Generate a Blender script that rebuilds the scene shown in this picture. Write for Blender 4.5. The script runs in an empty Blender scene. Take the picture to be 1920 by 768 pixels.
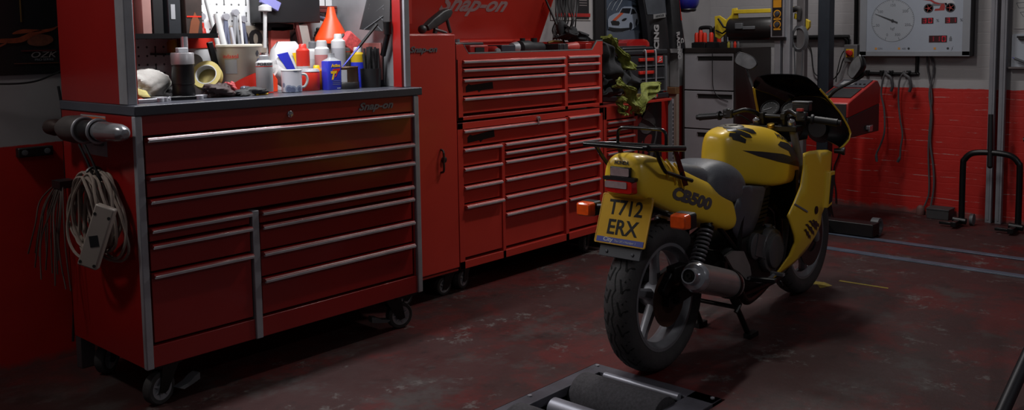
import bpy, bmesh, math, random
from mathutils import Vector, Matrix
from mathutils.bvhtree import BVHTree
random.seed(7)
PI = math.pi
SC = bpy.context.scene
COL = SC.collection
X, Y, Z = Vector((1, 0, 0)), Vector((0, 1, 0)), Vector((0, 0, 1))
def V(*a): return Vector(a)
def R(d): return math.radians(d)

# ------------------------------------------------------------------ materials
def lin(c):
    c = c / 255.0
    return c / 12.92 if c <= .04045 else ((c + .055) / 1.055) ** 2.4
MATS = {}
def M(name, rgb, rough=.5, metal=0., var=.12, scale=9., coat=0., emit=0., bump=0., alpha=1., trans=0., dirt=0.):
    """procedural paint / metal / cloth: a noise varies the tone and the gloss a little"""
    if name in MATS: return MATS[name]
    m = bpy.data.materials.new(name); m.use_nodes = True
    nt = m.node_tree; N = nt.nodes; L = nt.links
    b = N['Principled BSDF']
    mxc = max(rgb); sat = (mxc - min(rgb)) / mxc if mxc else 0; kk = .80 + .20 * min(1, sat / .6)
    col = [lin(c * kk) for c in rgb] + [1]
    tc = N.new('ShaderNodeTexCoord'); no = N.new('ShaderNodeTexNoise')
    no.inputs['Scale'].default_value = scale; no.inputs['Detail'].default_value = 5
    L.new(tc.outputs['Object'], no.inputs['Vector'])
    mr = N.new('ShaderNodeMapRange'); mr.inputs['From Min'].default_value = .3; mr.inputs['From Max'].default_value = .7
    mr.inputs['To Min'].default_value = 1 - var; mr.inputs['To Max'].default_value = 1 + var
    L.new(no.outputs['Fac'], mr.inputs['Value'])
    mx = N.new('ShaderNodeMix'); mx.data_type = 'RGBA'; mx.blend_type = 'MULTIPLY'; mx.inputs[0].default_value = 1
    mx.inputs[6].default_value = col
    L.new(mr.outputs[0], mx.inputs[7])
    out = mx.outputs[2]
    if dirt:
        n2 = N.new('ShaderNodeTexNoise'); n2.inputs['Scale'].default_value = scale * .35; n2.inputs['Detail'].default_value = 8
        n2.inputs['Roughness'].default_value = .7
        L.new(tc.outputs['Object'], n2.inputs['Vector'])
        cr = N.new('ShaderNodeMapRange'); cr.inputs['From Min'].default_value = .55; cr.inputs['From Max'].default_value = .75
        cr.inputs['To Max'].default_value = dirt
        L.new(n2.outputs['Fac'], cr.inputs['Value'])
        m2 = N.new('ShaderNodeMix'); m2.data_type = 'RGBA'
        L.new(cr.outputs[0], m2.inputs[0]); L.new(out, m2.inputs[6]); m2.inputs[7].default_value = (.03, .026, .024, 1)
        out = m2.outputs[2]
    L.new(out, b.inputs['Base Color'])
    b.inputs['Roughness'].default_value = rough; b.inputs['Metallic'].default_value = metal
    b.inputs['Coat Weight'].default_value = coat; b.inputs['Coat Roughness'].default_value = .12
    b.inputs['Alpha'].default_value = alpha; b.inputs['Transmission Weight'].default_value = trans
    if emit:
        b.inputs['Emission Color'].default_value = col; b.inputs['Emission Strength'].default_value = emit
    if bump:
        bp = N.new('ShaderNodeBump'); bp.inputs['Strength'].default_value = bump; bp.inputs['Distance'].default_value = .01
        n3 = N.new('ShaderNodeTexNoise'); n3.inputs['Scale'].default_value = scale * 6; n3.inputs['Detail'].default_value = 4
        L.new(tc.outputs['Object'], n3.inputs['Vector']); L.new(n3.outputs['Fac'], bp.inputs['Height'])
        L.new(bp.outputs[0], b.inputs['Normal'])
    MATS[name] = m
    return m

# ------------------------------------------------------------------ mesh builder
def cr(pts, k=6, closed=False):
    """Catmull-Rom through points"""
    P = [Vector(p) for p in pts]; n = len(P); out = []
    rng = range(n) if closed else range(n - 1)
    for i in rng:
        if closed: a, b, c, d = P[i - 1], P[i], P[(i + 1) % n], P[(i + 2) % n]
        else: a, b, c, d = P[max(i - 1, 0)], P[i], P[i + 1], P[min(i + 2, n - 1)]
        for j in range(k):
            t = j / k
            out.append(.5 * ((2 * b) + (c - a) * t + (2 * a - 5 * b + 4 * c - d) * t * t + (3 * b - a - 3 * c + d) * t ** 3))
    if not closed: out.append(P[-1])
    return out
def perp(d):
    d = Vector(d).normalized()
    a = Z if abs(d.z) < .9 else X
    u = d.cross(a).normalized(); return u, d.cross(u).normalized()
class G:
    def __init__(s): s.v = []; s.f = []
    def add(s, vs, fs):
        o = len(s.v); s.v += [Vector(v) for v in vs]; s.f += [[i + o for i in f] for f in fs]; return s
    def merge(s, g): return s.add(g.v, g.f)
    def xf(s, m): s.v = [m @ v for v in s.v]; return s
    def box(s, x0, x1, y0, y1, z0, z1):
        return s.add([(x, y, z) for x in (x0, x1) for y in (y0, y1) for z in (z0, z1)],
                     [(0, 1, 3, 2), (4, 6, 7, 5), (0, 4, 5, 1), (2, 3, 7, 6), (0, 2, 6, 4), (1, 5, 7, 3)])
    def obox(s, c, u, v, w, a, b, d):
        """box centred at c with half sizes a,b,d along u,v,w"""
        c = Vector(c); u = Vector(u).normalized(); v = Vector(v).normalized(); w = Vector(w).normalized()
        return s.add([c + u * (a * i) + v * (b * j) + w * (d * k) for i in (-1, 1) for j in (-1, 1) for k in (-1, 1)],
                     [(0, 1, 3, 2), (4, 6, 7, 5), (0, 4, 5, 1), (2, 3, 7, 6), (0, 2, 6, 4), (1, 5, 7, 3)])
    def loft(s, rings, cap=True, closed=True, loop=False):
        n = len(rings[0]); m = len(rings); vs = [p for r in rings for p in r]; fs = []
        for i in range(m if loop else m - 1):
            a = i * n; b = ((i + 1) % m) * n
            for j in range(n if closed else n - 1):
                k = (j + 1) % n
                fs.append((a + j, a + k, b + k, b + j))
        if cap and not loop and closed:
            fs.append(tuple(range(n))[::-1]); fs.append(tuple(range((m - 1) * n, m * n)))
        return s.add(vs, fs)
    def cyl(s, p, q, r, r2=None, n=16):
        p = Vector(p); q = Vector(q); r2 = r if r2 is None else r2
        u, v = perp(q - p)
        ring = lambda c, rr: [c + (u * math.cos(2 * PI * i / n) + v * math.sin(2 * PI * i / n)) * rr for i in range(n)]
        return s.loft([ring(p, r), ring(q, r2)])
    def lathe(s, p, d, prof, n=20):
        """prof: (distance along d, radius)"""
        p = Vector(p); d = Vector(d).normalized(); u, v = perp(d)
        rings = [[p + d * t + (u * math.cos(2 * PI * i / n) + v * math.sin(2 * PI * i / n)) * max(r, 1e-5) for i in range(n)] for t, r in prof]
        return s.loft(rings)
    def tube(s, pts, r, n=8, closed=False, flat=1.):
        P = [Vector(p) for p in pts]; m = len(P); rings = []
        t0 = (P[1] - P[0]).normalized(); u, v = perp(t0)
        for i in range(m):
            a = P[i - 1] if (i or closed) else P[0]; b = P[(i + 1) % m] if (i < m - 1 or closed) else P[-1]
            t = (b - a).normalized() if (b - a).length > 1e-9 else t0
            u = (u - t * u.dot(t)); u = u.normalized() if u.length > 1e-6 else perp(t)[0]
            v = t.cross(u)
            rr = r[i] if isinstance(r, (list, tuple)) else r
            rings.append([P[i] + (u * math.cos(2 * PI * k / n) + v * (math.sin(2 * PI * k / n) * flat)) * rr for k in range(n)])
        return s.loft(rings, loop=closed)
    def prism(s, poly, o, u, v, d):
        """2D outline in frame (o;u,v), extruded by d along u x v"""
        o = Vector(o); u = Vector(u); v = Vector(v); w = u.cross(v).normalized() * d; n = len(poly)
        a = [o + u * p[0] + v * p[1] for p in poly]
        return s.add(a + [p + w for p in a], [tuple(range(n))[::-1], tuple(range(n, 2 * n))] +
                     [(i, (i + 1) % n, n + (i + 1) % n, n + i) for i in range(n)])
    def ball(s, c, r, nu=16, nv=10, m=None):
        c = Vector(c); r = Vector((r, r, r)) if isinstance(r, (int, float)) else Vector(r)
        rings = []
        for i in range(nv + 1):
            t = PI * i / nv
            ring = []
            for j in range(nu):
                a = 2 * PI * j / nu
                p = Vector((r.x * max(math.sin(t), 1e-4) * math.cos(a), r.y * max(math.sin(t), 1e-4) * math.sin(a), -r.z * math.cos(t)))
                ring.append(c + (m @ p if m else p))
            rings.append(ring)
        return s.loft(rings)
    def torus(s, c, ax, Rr, r, n=32, k=10, flat=1.):
        c = Vector(c); ax = Vector(ax).normalized(); u, v = perp(ax); rings = []
        for i in range(n):
            a = 2 * PI * i / n; d = u * math.cos(a) + v * math.sin(a)
            rings.append([c + d * (Rr + r * math.cos(2 * PI * j / k)) + ax * (r * flat * math.sin(2 * PI * j / k)) for j in range(k)])
        return s.loft(rings, loop=True)
    def grid(s, fn, nu, nv, th=0.):
        """surface fn(a,b) for a,b in 0..1, optionally solid by th along its normal"""
        P = [[Vector(fn(i / nu, j / nv)) for j in range(nv + 1)] for i in range(nu + 1)]
        vs = [p for row in P for p in row]; k = nv + 1
        fs = [(i * k + j, (i + 1) * k + j, (i + 1) * k + j + 1, i * k + j + 1) for i in range(nu) for j in range(nv)]
        if th:
            o = len(vs); nrm = []
            for i in range(nu + 1):
                for j in range(nv + 1):
                    a = P[min(i + 1, nu)][j] - P[max(i - 1, 0)][j]; b = P[i][min(j + 1, nv)] - P[i][max(j - 1, 0)]
                    c = a.cross(b); nrm.append(c.normalized() if c.length > 1e-12 else Z)
            vs = vs + [v - q * th for v, q in zip(vs, nrm)]
            fs = fs + [tuple(x + o for x in f[::-1]) for f in fs]
            for i in range(nu):
                a, b = i * k, (i + 1) * k; fs.append((b, a, a + o, b + o)); a += nv; b += nv; fs.append((a, b, b + o, a + o))
            for j in range(nv):
                a, b = j, j + 1; fs.append((a, b, b + o, a + o)); a += nu * k; b += nu * k; fs.append((b, a, a + o, b + o))
        return s.add(vs, fs)
    def text(s, t, size, o, u, v, d=.001, shear=0., bold=0., width=None, align='CENTER', space=1.):
        """lettering lying in frame (o;u,v), d thick"""
        cu = bpy.data.curves.new('lettering', 'FONT'); cu.body = t; cu.size = size; cu.shear = shear; cu.offset = bold
        cu.align_x = align; cu.align_y = 'CENTER'; cu.extrude = d / 2; cu.resolution_u = 3; cu.space_character = space
        ob = bpy.data.objects.new('lettering', cu); COL.objects.link(ob)
        dg = bpy.context.evaluated_depsgraph_get(); e = ob.evaluated_get(dg); me = e.to_mesh()
        vs = [w.co.copy() for w in me.vertices]; fs = [tuple(p.vertices) for p in me.polygons]
        e.to_mesh_clear(); bpy.data.objects.remove(ob); bpy.data.curves.remove(cu)
        o = Vector(o); u = Vector(u).normalized(); v = Vector(v).normalized(); w = u.cross(v)
        if vs:
            x0 = min(a.x for a in vs); x1 = max(a.x for a in vs); k = width / (x1 - x0) if width else 1.
            ym = (min(a.y for a in vs) + max(a.y for a in vs)) / 2
            s.add([o + u * (a.x * k) + v * (a.y - ym) + w * (a.z + d / 2) for a in vs], fs)
        return s

ORG = {}
def mesh(name, g, m, sub=0, bev=0., flat=False, seg=2, ang=38):
    me = bpy.data.meshes.new(name)
    me.from_pydata([tuple(v) for v in g.v], [], g.f); me.update()
    bm = bmesh.new(); bm.from_mesh(me); bmesh.ops.recalc_face_normals(bm, faces=bm.faces); bm.to_mesh(me); bm.free()
    for q in (m if isinstance(m, (list, tuple)) else [m]): me.materials.append(q)
    if not flat:
        me.shade_smooth()
        if not sub: me.set_sharp_from_angle(angle=R(ang))
    o = bpy.data.objects.new(name, me); COL.objects.link(o)
    if bev:
        b = o.modifiers.new('bevel', 'BEVEL'); b.width = bev; b.segments = seg; b.limit_method = 'ANGLE'; b.angle_limit = R(40)
    if sub:
        b = o.modifiers.new('subdivision', 'SUBSURF'); b.levels = sub; b.render_levels = sub
    return o
def tags(o, label, cat=None, group=None, kind=None):
    if label: o['label'] = label
    if cat: o['category'] = cat
    if group: o['group'] = group
    if kind: o['kind'] = kind
    return o
def thing(name, label, cat, loc=(0, 0, 0), rz=0., group=None, rot=None):
    o = bpy.data.objects.new(name, None); COL.objects.link(o); o.empty_display_size = .05
    o.location = loc; o.rotation_euler = rot or (0, 0, rz)
    ORG[o.name] = Matrix.LocRotScale(Vector(loc), o.rotation_euler.to_quaternion(), None)
    return tags(o, label, cat, group)
def part(name, g, m, parent, world=True, label=None, **k):
    """g in world coordinates (world=True) or in the thing's own frame"""
    mt = ORG[parent.name]
    if world: g.xf(mt.inverted())
    o = mesh(name, g, m, **k); o.parent = parent; ORG[o.name] = mt
    if label: o['label'] = label
    return o
def solo(name, g, m, label, cat, group=None, kind=None, **k):
    xs = [v.x for v in g.v]; ys = [v.y for v in g.v]; zs = [v.z for v in g.v]
    c = V((min(xs) + max(xs)) / 2, (min(ys) + max(ys)) / 2, min(zs))
    g.xf(Matrix.Translation(-c)); o = mesh(name, g, m, **k); o.location = c
    ORG[o.name] = Matrix.Translation(c)
    return tags(o, label, cat, group, kind)
def struct(name, g, m, **k):
    o = mesh(name, g, m, **k); o['kind'] = 'structure'; ORG[o.name] = Matrix.Identity(4); return o
def copy_tree(o, parent=None):
    c = o.copy(); COL.objects.link(c)
    if parent: c.parent = parent
    for ch in list(o.children): copy_tree(ch, c)
    ORG[c.name] = ORG[o.name]
    return c
def cuts(g, k):
    """subdivide a flat mesh so it can drape"""
    me = bpy.data.meshes.new('t'); me.from_pydata([tuple(v) for v in g.v], [], g.f)
    bm = bmesh.new(); bm.from_mesh(me); bmesh.ops.triangulate(bm, faces=bm.faces)
    for _ in range(k): bmesh.ops.subdivide_edges(bm, edges=bm.edges, cuts=1, use_grid_fill=True); bmesh.ops.triangulate(bm, faces=bm.faces)
    o = G(); o.v = [v.co.copy() for v in bm.verts]; bm.verts.index_update(); o.f = [[v.index for v in f.verts] for f in bm.faces]
    bm.free(); bpy.data.meshes.remove(me); return o
def drape(g, target, w, lift=.0015):
    """lay a flat decal onto a built surface along direction -w (both in the thing's own frame)"""
    bpy.context.view_layer.update()
    dg = bpy.context.evaluated_depsgraph_get(); bv = BVHTree.FromObject(target, dg)
    w = Vector(w).normalized(); w0 = min(v.dot(w) for v in g.v)
    for i, v in enumerate(g.v):
        h = bv.ray_cast(v + w * .6, -w)
        if h[0] is not None: g.v[i] = h[0] + w * (lift + v.dot(w) - w0)
        else:
            h = bv.find_nearest(v); g.v[i] = h[0] + h[1] * lift
    return g
EXPO = 0.0
# ------------------------------------------------------------------ camera
# world: +x runs along the row of cabinets towards the brick end wall, +y towards the cabinet wall, z up
cam = bpy.data.cameras.new('camera'); co = bpy.data.objects.new('camera', cam); COL.objects.link(co); SC.camera = co
YAW, PIT, ROL = R(42.1115), R(5.0507), R(-.87)
fw = V(math.cos(YAW) * math.cos(PIT), math.sin(YAW) * math.cos(PIT), -math.sin(PIT))
rt = V(math.sin(YAW), -math.cos(YAW), 0); up = rt.cross(fw)
rt, up = rt * math.cos(ROL) + up * math.sin(ROL), -rt * math.sin(ROL) + up * math.cos(ROL)
mw = Matrix((rt, up, -fw)).transposed().to_4x4(); mw.translation = (0, 0, 1.37)
co.matrix_world = mw
cam.sensor_width = 36; cam.lens = 1711.83 / 1920 * 36; cam.shift_y = -(384 - 223.74) / 1920; cam.clip_start = .05
SC.view_settings.view_transform = 'Standard'; SC.view_settings.look = 'None'; SC.view_settings.gamma = 1
SC.view_settings.use_curve_mapping = False; SC.view_settings.exposure = EXPO

# ------------------------------------------------------------------ shared materials
RED = M('red cabinet enamel', (132, 22, 20), .32, var=.06, scale=3, coat=.3)
RED2 = M('bright red cabinet enamel', (178, 50, 40), .36, var=.06, scale=3, coat=.25)
STEEL = M('brushed aluminium', (190, 190, 198), .42, .35, var=.08, scale=20)
CHROME = M('bright chrome', (215, 215, 222), .2, .75, var=.06, scale=14)
BLACK = M('black plastic', (24, 24, 27), .45, var=.15)
BLACKM = M('black painted metal', (18, 18, 20), .35, .3, var=.15)
RUBBER = M('black rubber', (63, 60, 61), .75, var=.18, scale=18, bump=.15)
DARK = M('dark recess', (14, 12, 12), .8, var=.1)
WHITE = M('white plastic', (215, 215, 215), .45, var=.05)
GREY = M('grey plastic', (105, 107, 112), .5, var=.1)
LGREY = M('pale grey plastic', (165, 167, 172), .5, var=.08)
YEL = M('yellow plastic', (222, 176, 18), .4, var=.08)

# ------------------------------------------------------------------ room shell
def wall_material(name, axis, seed, mottled=.06, rough=1.):
    """white over red gloss paint on brickwork, split at .955 m; joints show as thin pale lines"""
    m = bpy.data.materials.new(name); m.use_nodes = True; nt = m.node_tree; N = nt.nodes; L = nt.links; b = N['Principled BSDF']
    tc = N.new('ShaderNodeTexCoord'); sp = N.new('ShaderNodeSeparateXYZ'); L.new(tc.outputs['Object'], sp.inputs[0])
    cb = N.new('ShaderNodeCombineXYZ'); L.new(sp.outputs[axis], cb.inputs[0]); L.new(sp.outputs['Z'], cb.inputs[1])
    cb.inputs[2].default_value = seed
    def noise(sc, det, rough=.5, vec=None):
        n = N.new('ShaderNodeTexNoise'); n.inputs['Scale'].default_value = sc; n.inputs['Detail'].default_value = det
        n.inputs['Roughness'].default_value = rough; L.new(vec or cb.outputs[0], n.inputs['Vector']); return n
    def mr(src, a, bb, c=0., d=1.):
        n = N.new('ShaderNodeMapRange'); n.inputs['From Min'].default_value = a; n.inputs['From Max'].default_value = bb
        n.inputs['To Min'].default_value = c; n.inputs['To Max'].default_value = d; L.new(src, n.inputs['Value']); return n.outputs[0]
    def math_(op, a, bb):
        n = N.new('ShaderNodeMath'); n.operation = op
        for i, q in enumerate((a, bb)):
            if isinstance(q, (int, float)): n.inputs[i].default_value = q
            else: L.new(q, n.inputs[i])
        return n.outputs[0]
    # brick courses
    wob = noise(3, 3); zz = math_('ADD', sp.outputs['Z'], mr(wob.outputs['Fac'], .3, .7, -.008, .008))
    cb2 = N.new('ShaderNodeCombineXYZ'); L.new(sp.outputs[axis], cb2.inputs[0]); L.new(zz, cb2.inputs[1])
    br = N.new('ShaderNodeTexBrick'); L.new(cb2.outputs[0], br.inputs['Vector'])
    br.inputs['Scale'].default_value = 1; br.inputs['Brick Width'].default_value = .45; br.inputs['Row Height'].default_value = .085
    br.inputs['Mortar Size'].default_value = .006; br.inputs['Mortar Smooth'].default_value = .6
    # the split
    edge = noise(14, 4); sw = mr(math_('ADD', sp.outputs['Z'], mr(edge.outputs['Fac'], .3, .7, -.004, .004)), .953, .957)
    tone = noise(1.6, 6, .65)
    def tint(c, lo, hi):
        n = N.new('ShaderNodeMix'); n.data_type = 'RGBA'; n.blend_type = 'MULTIPLY'; n.inputs[0].default_value = 1
        n.inputs[6].default_value = [lin(q) for q in c] + [1]; L.new(mr(tone.outputs['Fac'], .3, .7, lo, hi), n.inputs[7]); return n.outputs[2]
    rc = tint((176, 27, 20), .8, 1.15); wc = tint((156, 153, 155), 1 - mottled, 1 + mottled)
    # chips: pale streaks where joints have lost their paint
    cv = N.new('ShaderNodeCombineXYZ'); L.new(math_('MULTIPLY', sp.outputs[axis], 3.), cv.inputs[0]); L.new(math_('MULTIPLY', sp.outputs['Z'], 9.), cv.inputs[1])
    ch = noise(1.4, 6, .75, cv.outputs[0]); fm = N.new('ShaderNodeMath'); fm.operation = 'FRACT'
    L.new(math_('DIVIDE', zz, .085), fm.inputs[0])
    line = math_('LESS_THAN', math_('ABSOLUTE', math_('SUBTRACT', fm.outputs[0], .5), 0), .028)
    chip = math_('MULTIPLY', line, mr(ch.outputs['Fac'], .51, .58, 0, .75 * rough))
    m1 = N.new('ShaderNodeMix'); m1.data_type = 'RGBA'; L.new(chip, m1.inputs[0]); L.new(rc, m1.inputs[6]); m1.inputs[7].default_value = (.42, .30, .28, 1)
    # grime stain near the floor
    gr = mr(math_('ADD', sp.outputs['Z'], mr(noise(5, 5, .7).outputs['Fac'], .3, .7, -.03, .03)), .015, .05, .75, 0)
    m3 = N.new('ShaderNodeMix'); m3.data_type = 'RGBA'; L.new(gr, m3.inputs[0]); L.new(m1.outputs[2], m3.inputs[6]); m3.inputs[7].default_value = (.10, .075, .07, 1)
    m2 = N.new('ShaderNodeMix'); m2.data_type = 'RGBA'; L.new(sw, m2.inputs[0]); L.new(m3.outputs[2], m2.inputs[6]); L.new(wc, m2.inputs[7])
    L.new(m2.outputs[2], b.inputs['Base Color']); b.inputs['Roughness'].default_value = .5
    bp = N.new('ShaderNodeBump'); bp.inputs['Strength'].default_value = .03 + .13 * rough; bp.inputs['Distance'].default_value = .005; bp.invert = True
    L.new(math_('ADD', br.outputs['Fac'], mr(noise(30, 4).outputs['Fac'], .3, .7, 0, .5)), bp.inputs['Height']); L.new(bp.outputs[0], b.inputs['Normal'])
    return m
def floor_material():
    m = bpy.data.materials.new('worn red floor paint'); m.use_nodes = True; nt = m.node_tree; N = nt.nodes; L = nt.links; b = N['Principled BSDF']
    tc = N.new('ShaderNodeTexCoord')
    def noise(sc, det, rough, off=0.):
        mp = N.new('ShaderNodeMapping'); mp.inputs['Location'].default_value = (off, off * .7, 0); L.new(tc.outputs['Object'], mp.inputs[0])
        n = N.new('ShaderNodeTexNoise'); n.inputs['Scale'].default_value = sc; n.inputs['Detail'].default_value = det; n.inputs['Roughness'].default_value = rough
        L.new(mp.outputs[0], n.inputs['Vector']); return n.outputs['Fac']
    def mr(src, a, bb, c=0., d=1.):
        n = N.new('ShaderNodeMapRange'); n.inputs['From Min'].default_value = a; n.inputs['From Max'].default_value = bb
        n.inputs['To Min'].default_value = c; n.inputs['To Max'].default_value = d; L.new(src, n.inputs['Value']); return n.outputs[0]
    def mix(f, a, c):
        n = N.new('ShaderNodeMix'); n.data_type = 'RGBA'; L.new(f, n.inputs[0])
        for i, q in ((6, a), (7, c)):
            if isinstance(q, tuple): n.inputs[i].default_value = [lin(v) for v in q] + [1]
            else: L.new(q, n.inputs[i])
        return n.outputs[2]
    c = mix(mr(noise(.9, 6, .6), .35, .65), (62, 32, 32), (52, 32, 31))
    c = mix(mr(noise(2.2, 10, .76, 3.), .53, .62, 0, .75), c, (66, 60, 59))
    c = mix(mr(noise(1.7, 9, .72, 9.), .50, .60, 0, .9), c, (84, 26, 25))
    c = mix(mr(noise(4.2, 12, .82, 17.), .57, .61, 0, .75), c, (96, 92, 90))
    c = mix(mr(noise(4.5, 9, .74, 31.), .56, .66, 0, .8), c, (36, 22, 22))
    c = mix(mr(noise(16, 8, .75, 5.), .66, .69, 0, .8), c, (104, 97, 94))
    L.new(c, b.inputs['Base Color'])
    L.new(mr(noise(2.2, 6, .7, 13.), .3, .7, .42, .7), b.inputs['Roughness']); b.inputs['Specular IOR Level'].default_value = .35
    bp = N.new('ShaderNodeBump'); bp.inputs['Strength'].default_value = .25; bp.inputs['Distance'].default_value = .006
    L.new(noise(40, 6, .7), bp.inputs['Height']); L.new(bp.outputs[0], b.inputs['Normal'])
    return m
YW, XW = 4.10, 7.155
fl = G(); 
# floor slab with a pit cut out where the roller bed sits (x 2.16..2.99, y 1.66..2.26)
for a in ((-1.2, 8.2, -3.2, 1.655), (-1.2, 8.2, 2.265, 4.3), (-1.2, 2.155, 1.655, 2.265), (3.01, 8.2, 1.655, 2.265)): fl.box(*a, -.2, 0)
struct('floor', fl, floor_material(), flat=True)
struct('wall_back', G().box(XW, XW + .2, -3.2, YW + .2, 0, 3.2), wall_material('end wall paint', 'Y', 0.))
struct('wall_left', G().box(-1.2, XW, YW, YW + .2, 0, 3.2), wall_material('cabinet wall paint', 'X', 7., .1, 0.))
# ------------------------------------------------------------------ light
def area(name, loc, sx, sy, power, col=(1, 1, 1), rot=(0, 0, 0), spread=180):
    l = bpy.data.lights.new(name, 'AREA'); l.shape = 'RECTANGLE'; l.size = sx; l.size_y = sy; l.energy = power; l.color = col; l.spread = R(spread)
    o = bpy.data.objects.new(name, l); COL.objects.link(o); o.location = loc; o.rotation_euler = rot; return o
area('ceiling_light_main', (4.3, 2.45, 3.0), .6, .12, 23, (1, .97, .93))
area('ceiling_light_end', (5.9, 2.8, 3.0), .16, .6, 22, (1, .97, .95))
area('fill_light_front', (3.4, -1.3, 3.0), 1.2, .2, 21, (.98, .97, 1))  # unseen fill, added to brighten the faces turned towards the camera
def aimed(name, loc, to, sx, sy, power, col, spread):
    d = Vector(to) - Vector(loc)
    return area(name, loc, sx, sy, power, col, d.to_track_quat('-Z', 'Y').to_euler(), spread)
aimed('wall_lamp_left', (.35, 3.7, 2.6), (1.5, 3.32, .95), .25, .15, 3., (1, .95, .9), 90)
area('fill_light_left', (-.6, .6, 3.0), .9, .2, 2.5, (1, .95, .9))  # weak unseen fill, added to lift the left end of the cabinet wall
area('bench_strip_light', (2.2, 3.30, 1.98), 1.1, .08, 24, (.97, .98, 1))
w = bpy.data.worlds.new('workshop'); SC.world = w; w.use_nodes = True
w.node_tree.nodes['Background'].inputs[0].default_value = (.9, .92, 1, 1); w.node_tree.nodes['Background'].inputs[1].default_value = .05
# ------------------------------------------------------------------ drawer cabinets
def drawer(cab, x0, x1, y, zt, zb, red, lock=False):
    """drawer whose pull lip runs along its top edge at zt; front at plane y facing -y"""
    g = G().box(x0, x1, y + .006, y + .12, zb + .006, zt + .006)
    # rolled lip
    g.prism([(0.006, 0.008), (-.016, .008), (-.022, .003), (-.022, -.002), (.006, -.012)], (x0, y, zt), Y, Z, x1 - x0)
    d = part('drawer', g, red, cab, bev=.0015)
    h = G().prism([(-.0265, .001), (-.0245, -.0075), (-.015, -.009), (-.011, .0065)], (x0 + .002, y, zt - .001), Y, Z, x1 - x0 - .004)
    part('handle', h, HAND, d, label='slim bare metal drawer pull')
    return d
HAND = M('worn aluminium trim', (225, 225, 232), .35, .25, var=.18, scale=12)
def caster(cab, x, y, top, r=.063, w=.042, yaw=0., brake=True, steer=1):
    """swivel caster standing on the floor"""
    c = V(x, y, r); ax = V(math.sin(yaw), -math.cos(yaw), 0); fwd = V(math.cos(yaw), math.sin(yaw), 0) * steer
    tire = G(); prof = [(-w / 2, r * .72), (-w / 2, r * .93), (-w * .38, r), (w * .38, r), (w / 2, r * .93), (w / 2, r * .72)]
    u, v = fwd, Z
    n = 36
    rings = [[c + ax * a + (u * math.cos(2 * PI * i / n) + v * math.sin(2 * PI * i / n)) * q for a, q in prof] for i in range(n)]
    tire.loft(rings, loop=True)
    fk = G()
    for s in (-1, 1):
        o = c + ax * (s * (w / 2 + .007)) - ax * .002
        fk.prism([(-.02, -.012), (.004, -.02), (.02, -.012), (.075, r - .004 + .02), (.06, top - r - .012), (-.0, top - r - .012)], o, fwd, Z, .004)
    fk.box(x - .045, x + .075, y - .045, y + .045, top - .014, top)
    f = part('caster_fork', fk, BLACKM, cab)
    wl = part('caster_wheel', tire, RUBBER, f)
    hub = G().lathe(c - ax * (w / 2 - .004), ax, [(0, r * .2), (0, r * .74), (.006, r * .74), (w * .5, r * .3), (w - .012, r * .74), (w - .005, r * .74), (w - .005, r * .66), (w - .016, r * .3), (w - .003, r * .26), (w - .003, .001)], n=30)
    for i in range(7):
        a = 2 * PI * i / 7; d = u * math.cos(a) + v * math.sin(a); t = ax.cross(d)
        hub.obox(c + ax * (w * .28) + d * r * .45, d, t, ax, r * .27, .004, .008)
    part('caster_hub', hub, M('caster hub silver', (175, 175, 182), .35, .2), f)
    if brake:
        b = G().prism([(.05, -.012), (.10, -.002), (.125, .012), (.15, .018), (.15, -.008), (.115, -.016), (.07, -.022)], c - ax * (-.02) + Z * .0, fwd, Z, .04)
        part('brake_pedal', b, GREY, f)
    return f
def badge(parent, s, size, o, u, v, m, width, back=None, name='badge'):
    g = G().text(s, size, o, u, v, .004, shear=.35, bold=size * .03, width=width)
    return part(name, g, m, parent, flat=True)
BADGE = M('badge metal', (128, 124, 128), .4, .2)
# --- near roll cabinet under the lit hutch
AX0, AX1, AY0, AY1, AZ0, AZ1 = 1.526, 2.897, 3.218, 3.865, .167, 1.111
cab = thing('roll_cabinet', 'nearest wide red roller tool cabinet with black worktop and aluminium corner posts', 'tool cabinet', (2.21, 3.54, 0))
b = G()
b.box(AX0, AX0 + .01, AY0 + .01, AY1, AZ0, AZ1).box(AX1 - .01, AX1, AY0 + .01, AY1, AZ0, AZ1).box(AX0, AX1, AY1 - .01, AY1, AZ0, AZ1)
b.box(AX0 + .012, AX1 - .012, AY0 + .13, AY1 - .012, AZ0 + .002, AZ1 - .002).box(AX0 + .012, AX1 - .012, AY0 + .02, AY0 + .13, AZ0 + .002, AZ0 + .01)
b.box(AX0 + .02, AX1 - .02, AY0 + .006, AY0 + .1, 1.036, AZ1)          # top rail
b.box(AX0 + .02, AX1 - .02, AY0 + .004, AY0 + .1, AZ0, .249)          # bottom rail
b.box(AX0 + .02, 1.558, AY0 + .012, AY0 + .1, AZ0, AZ1).box(2.862, AX1 - .02, AY0 + .012, AY0 + .1, AZ0, AZ1)
part('cabinet_body', b, RED, cab, bev=.002)
p = G()
for x0, x1 in ((AX0 - .003, AX0 + .026), (AX1 - .026, AX1 + .003)):
    p2 = G().box(x0, x1, AY0 - .004, AY0 + .022, AZ0 - .002, AZ1 - .001); part('corner_post', p2, STEEL, cab, bev=.004)
part('centre_post', G().box(1.986, 2.017, AY0 - .006, AY0 + .05, AZ0, .695), STEEL, cab, bev=.003)
wt = part('worktop', G().box(AX0 - .004, AX1 + .024, AY0 - .008, AY1 + .0, AZ1, 1.148), M('dark grey laminate worktop', (80, 82, 92), .28, var=.1, scale=6), cab, bev=.004)
for zt, zb in ((1.022, .889), (.881, .803), (.794, .700)): drawer(cab, 1.562, 2.856, AY0, zt, zb, RED)
for zt, zb in ((.686, .637), (.627, .526), (.516, .255)): drawer(cab, 1.562, 1.980, AY0, zt, zb, RED)
for zt, zb in ((.682, .633), (.624, .522), (.513, .412), (.403, .255)): drawer(cab, 2.026, 2.846, AY0, zt, zb, RED)
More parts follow.
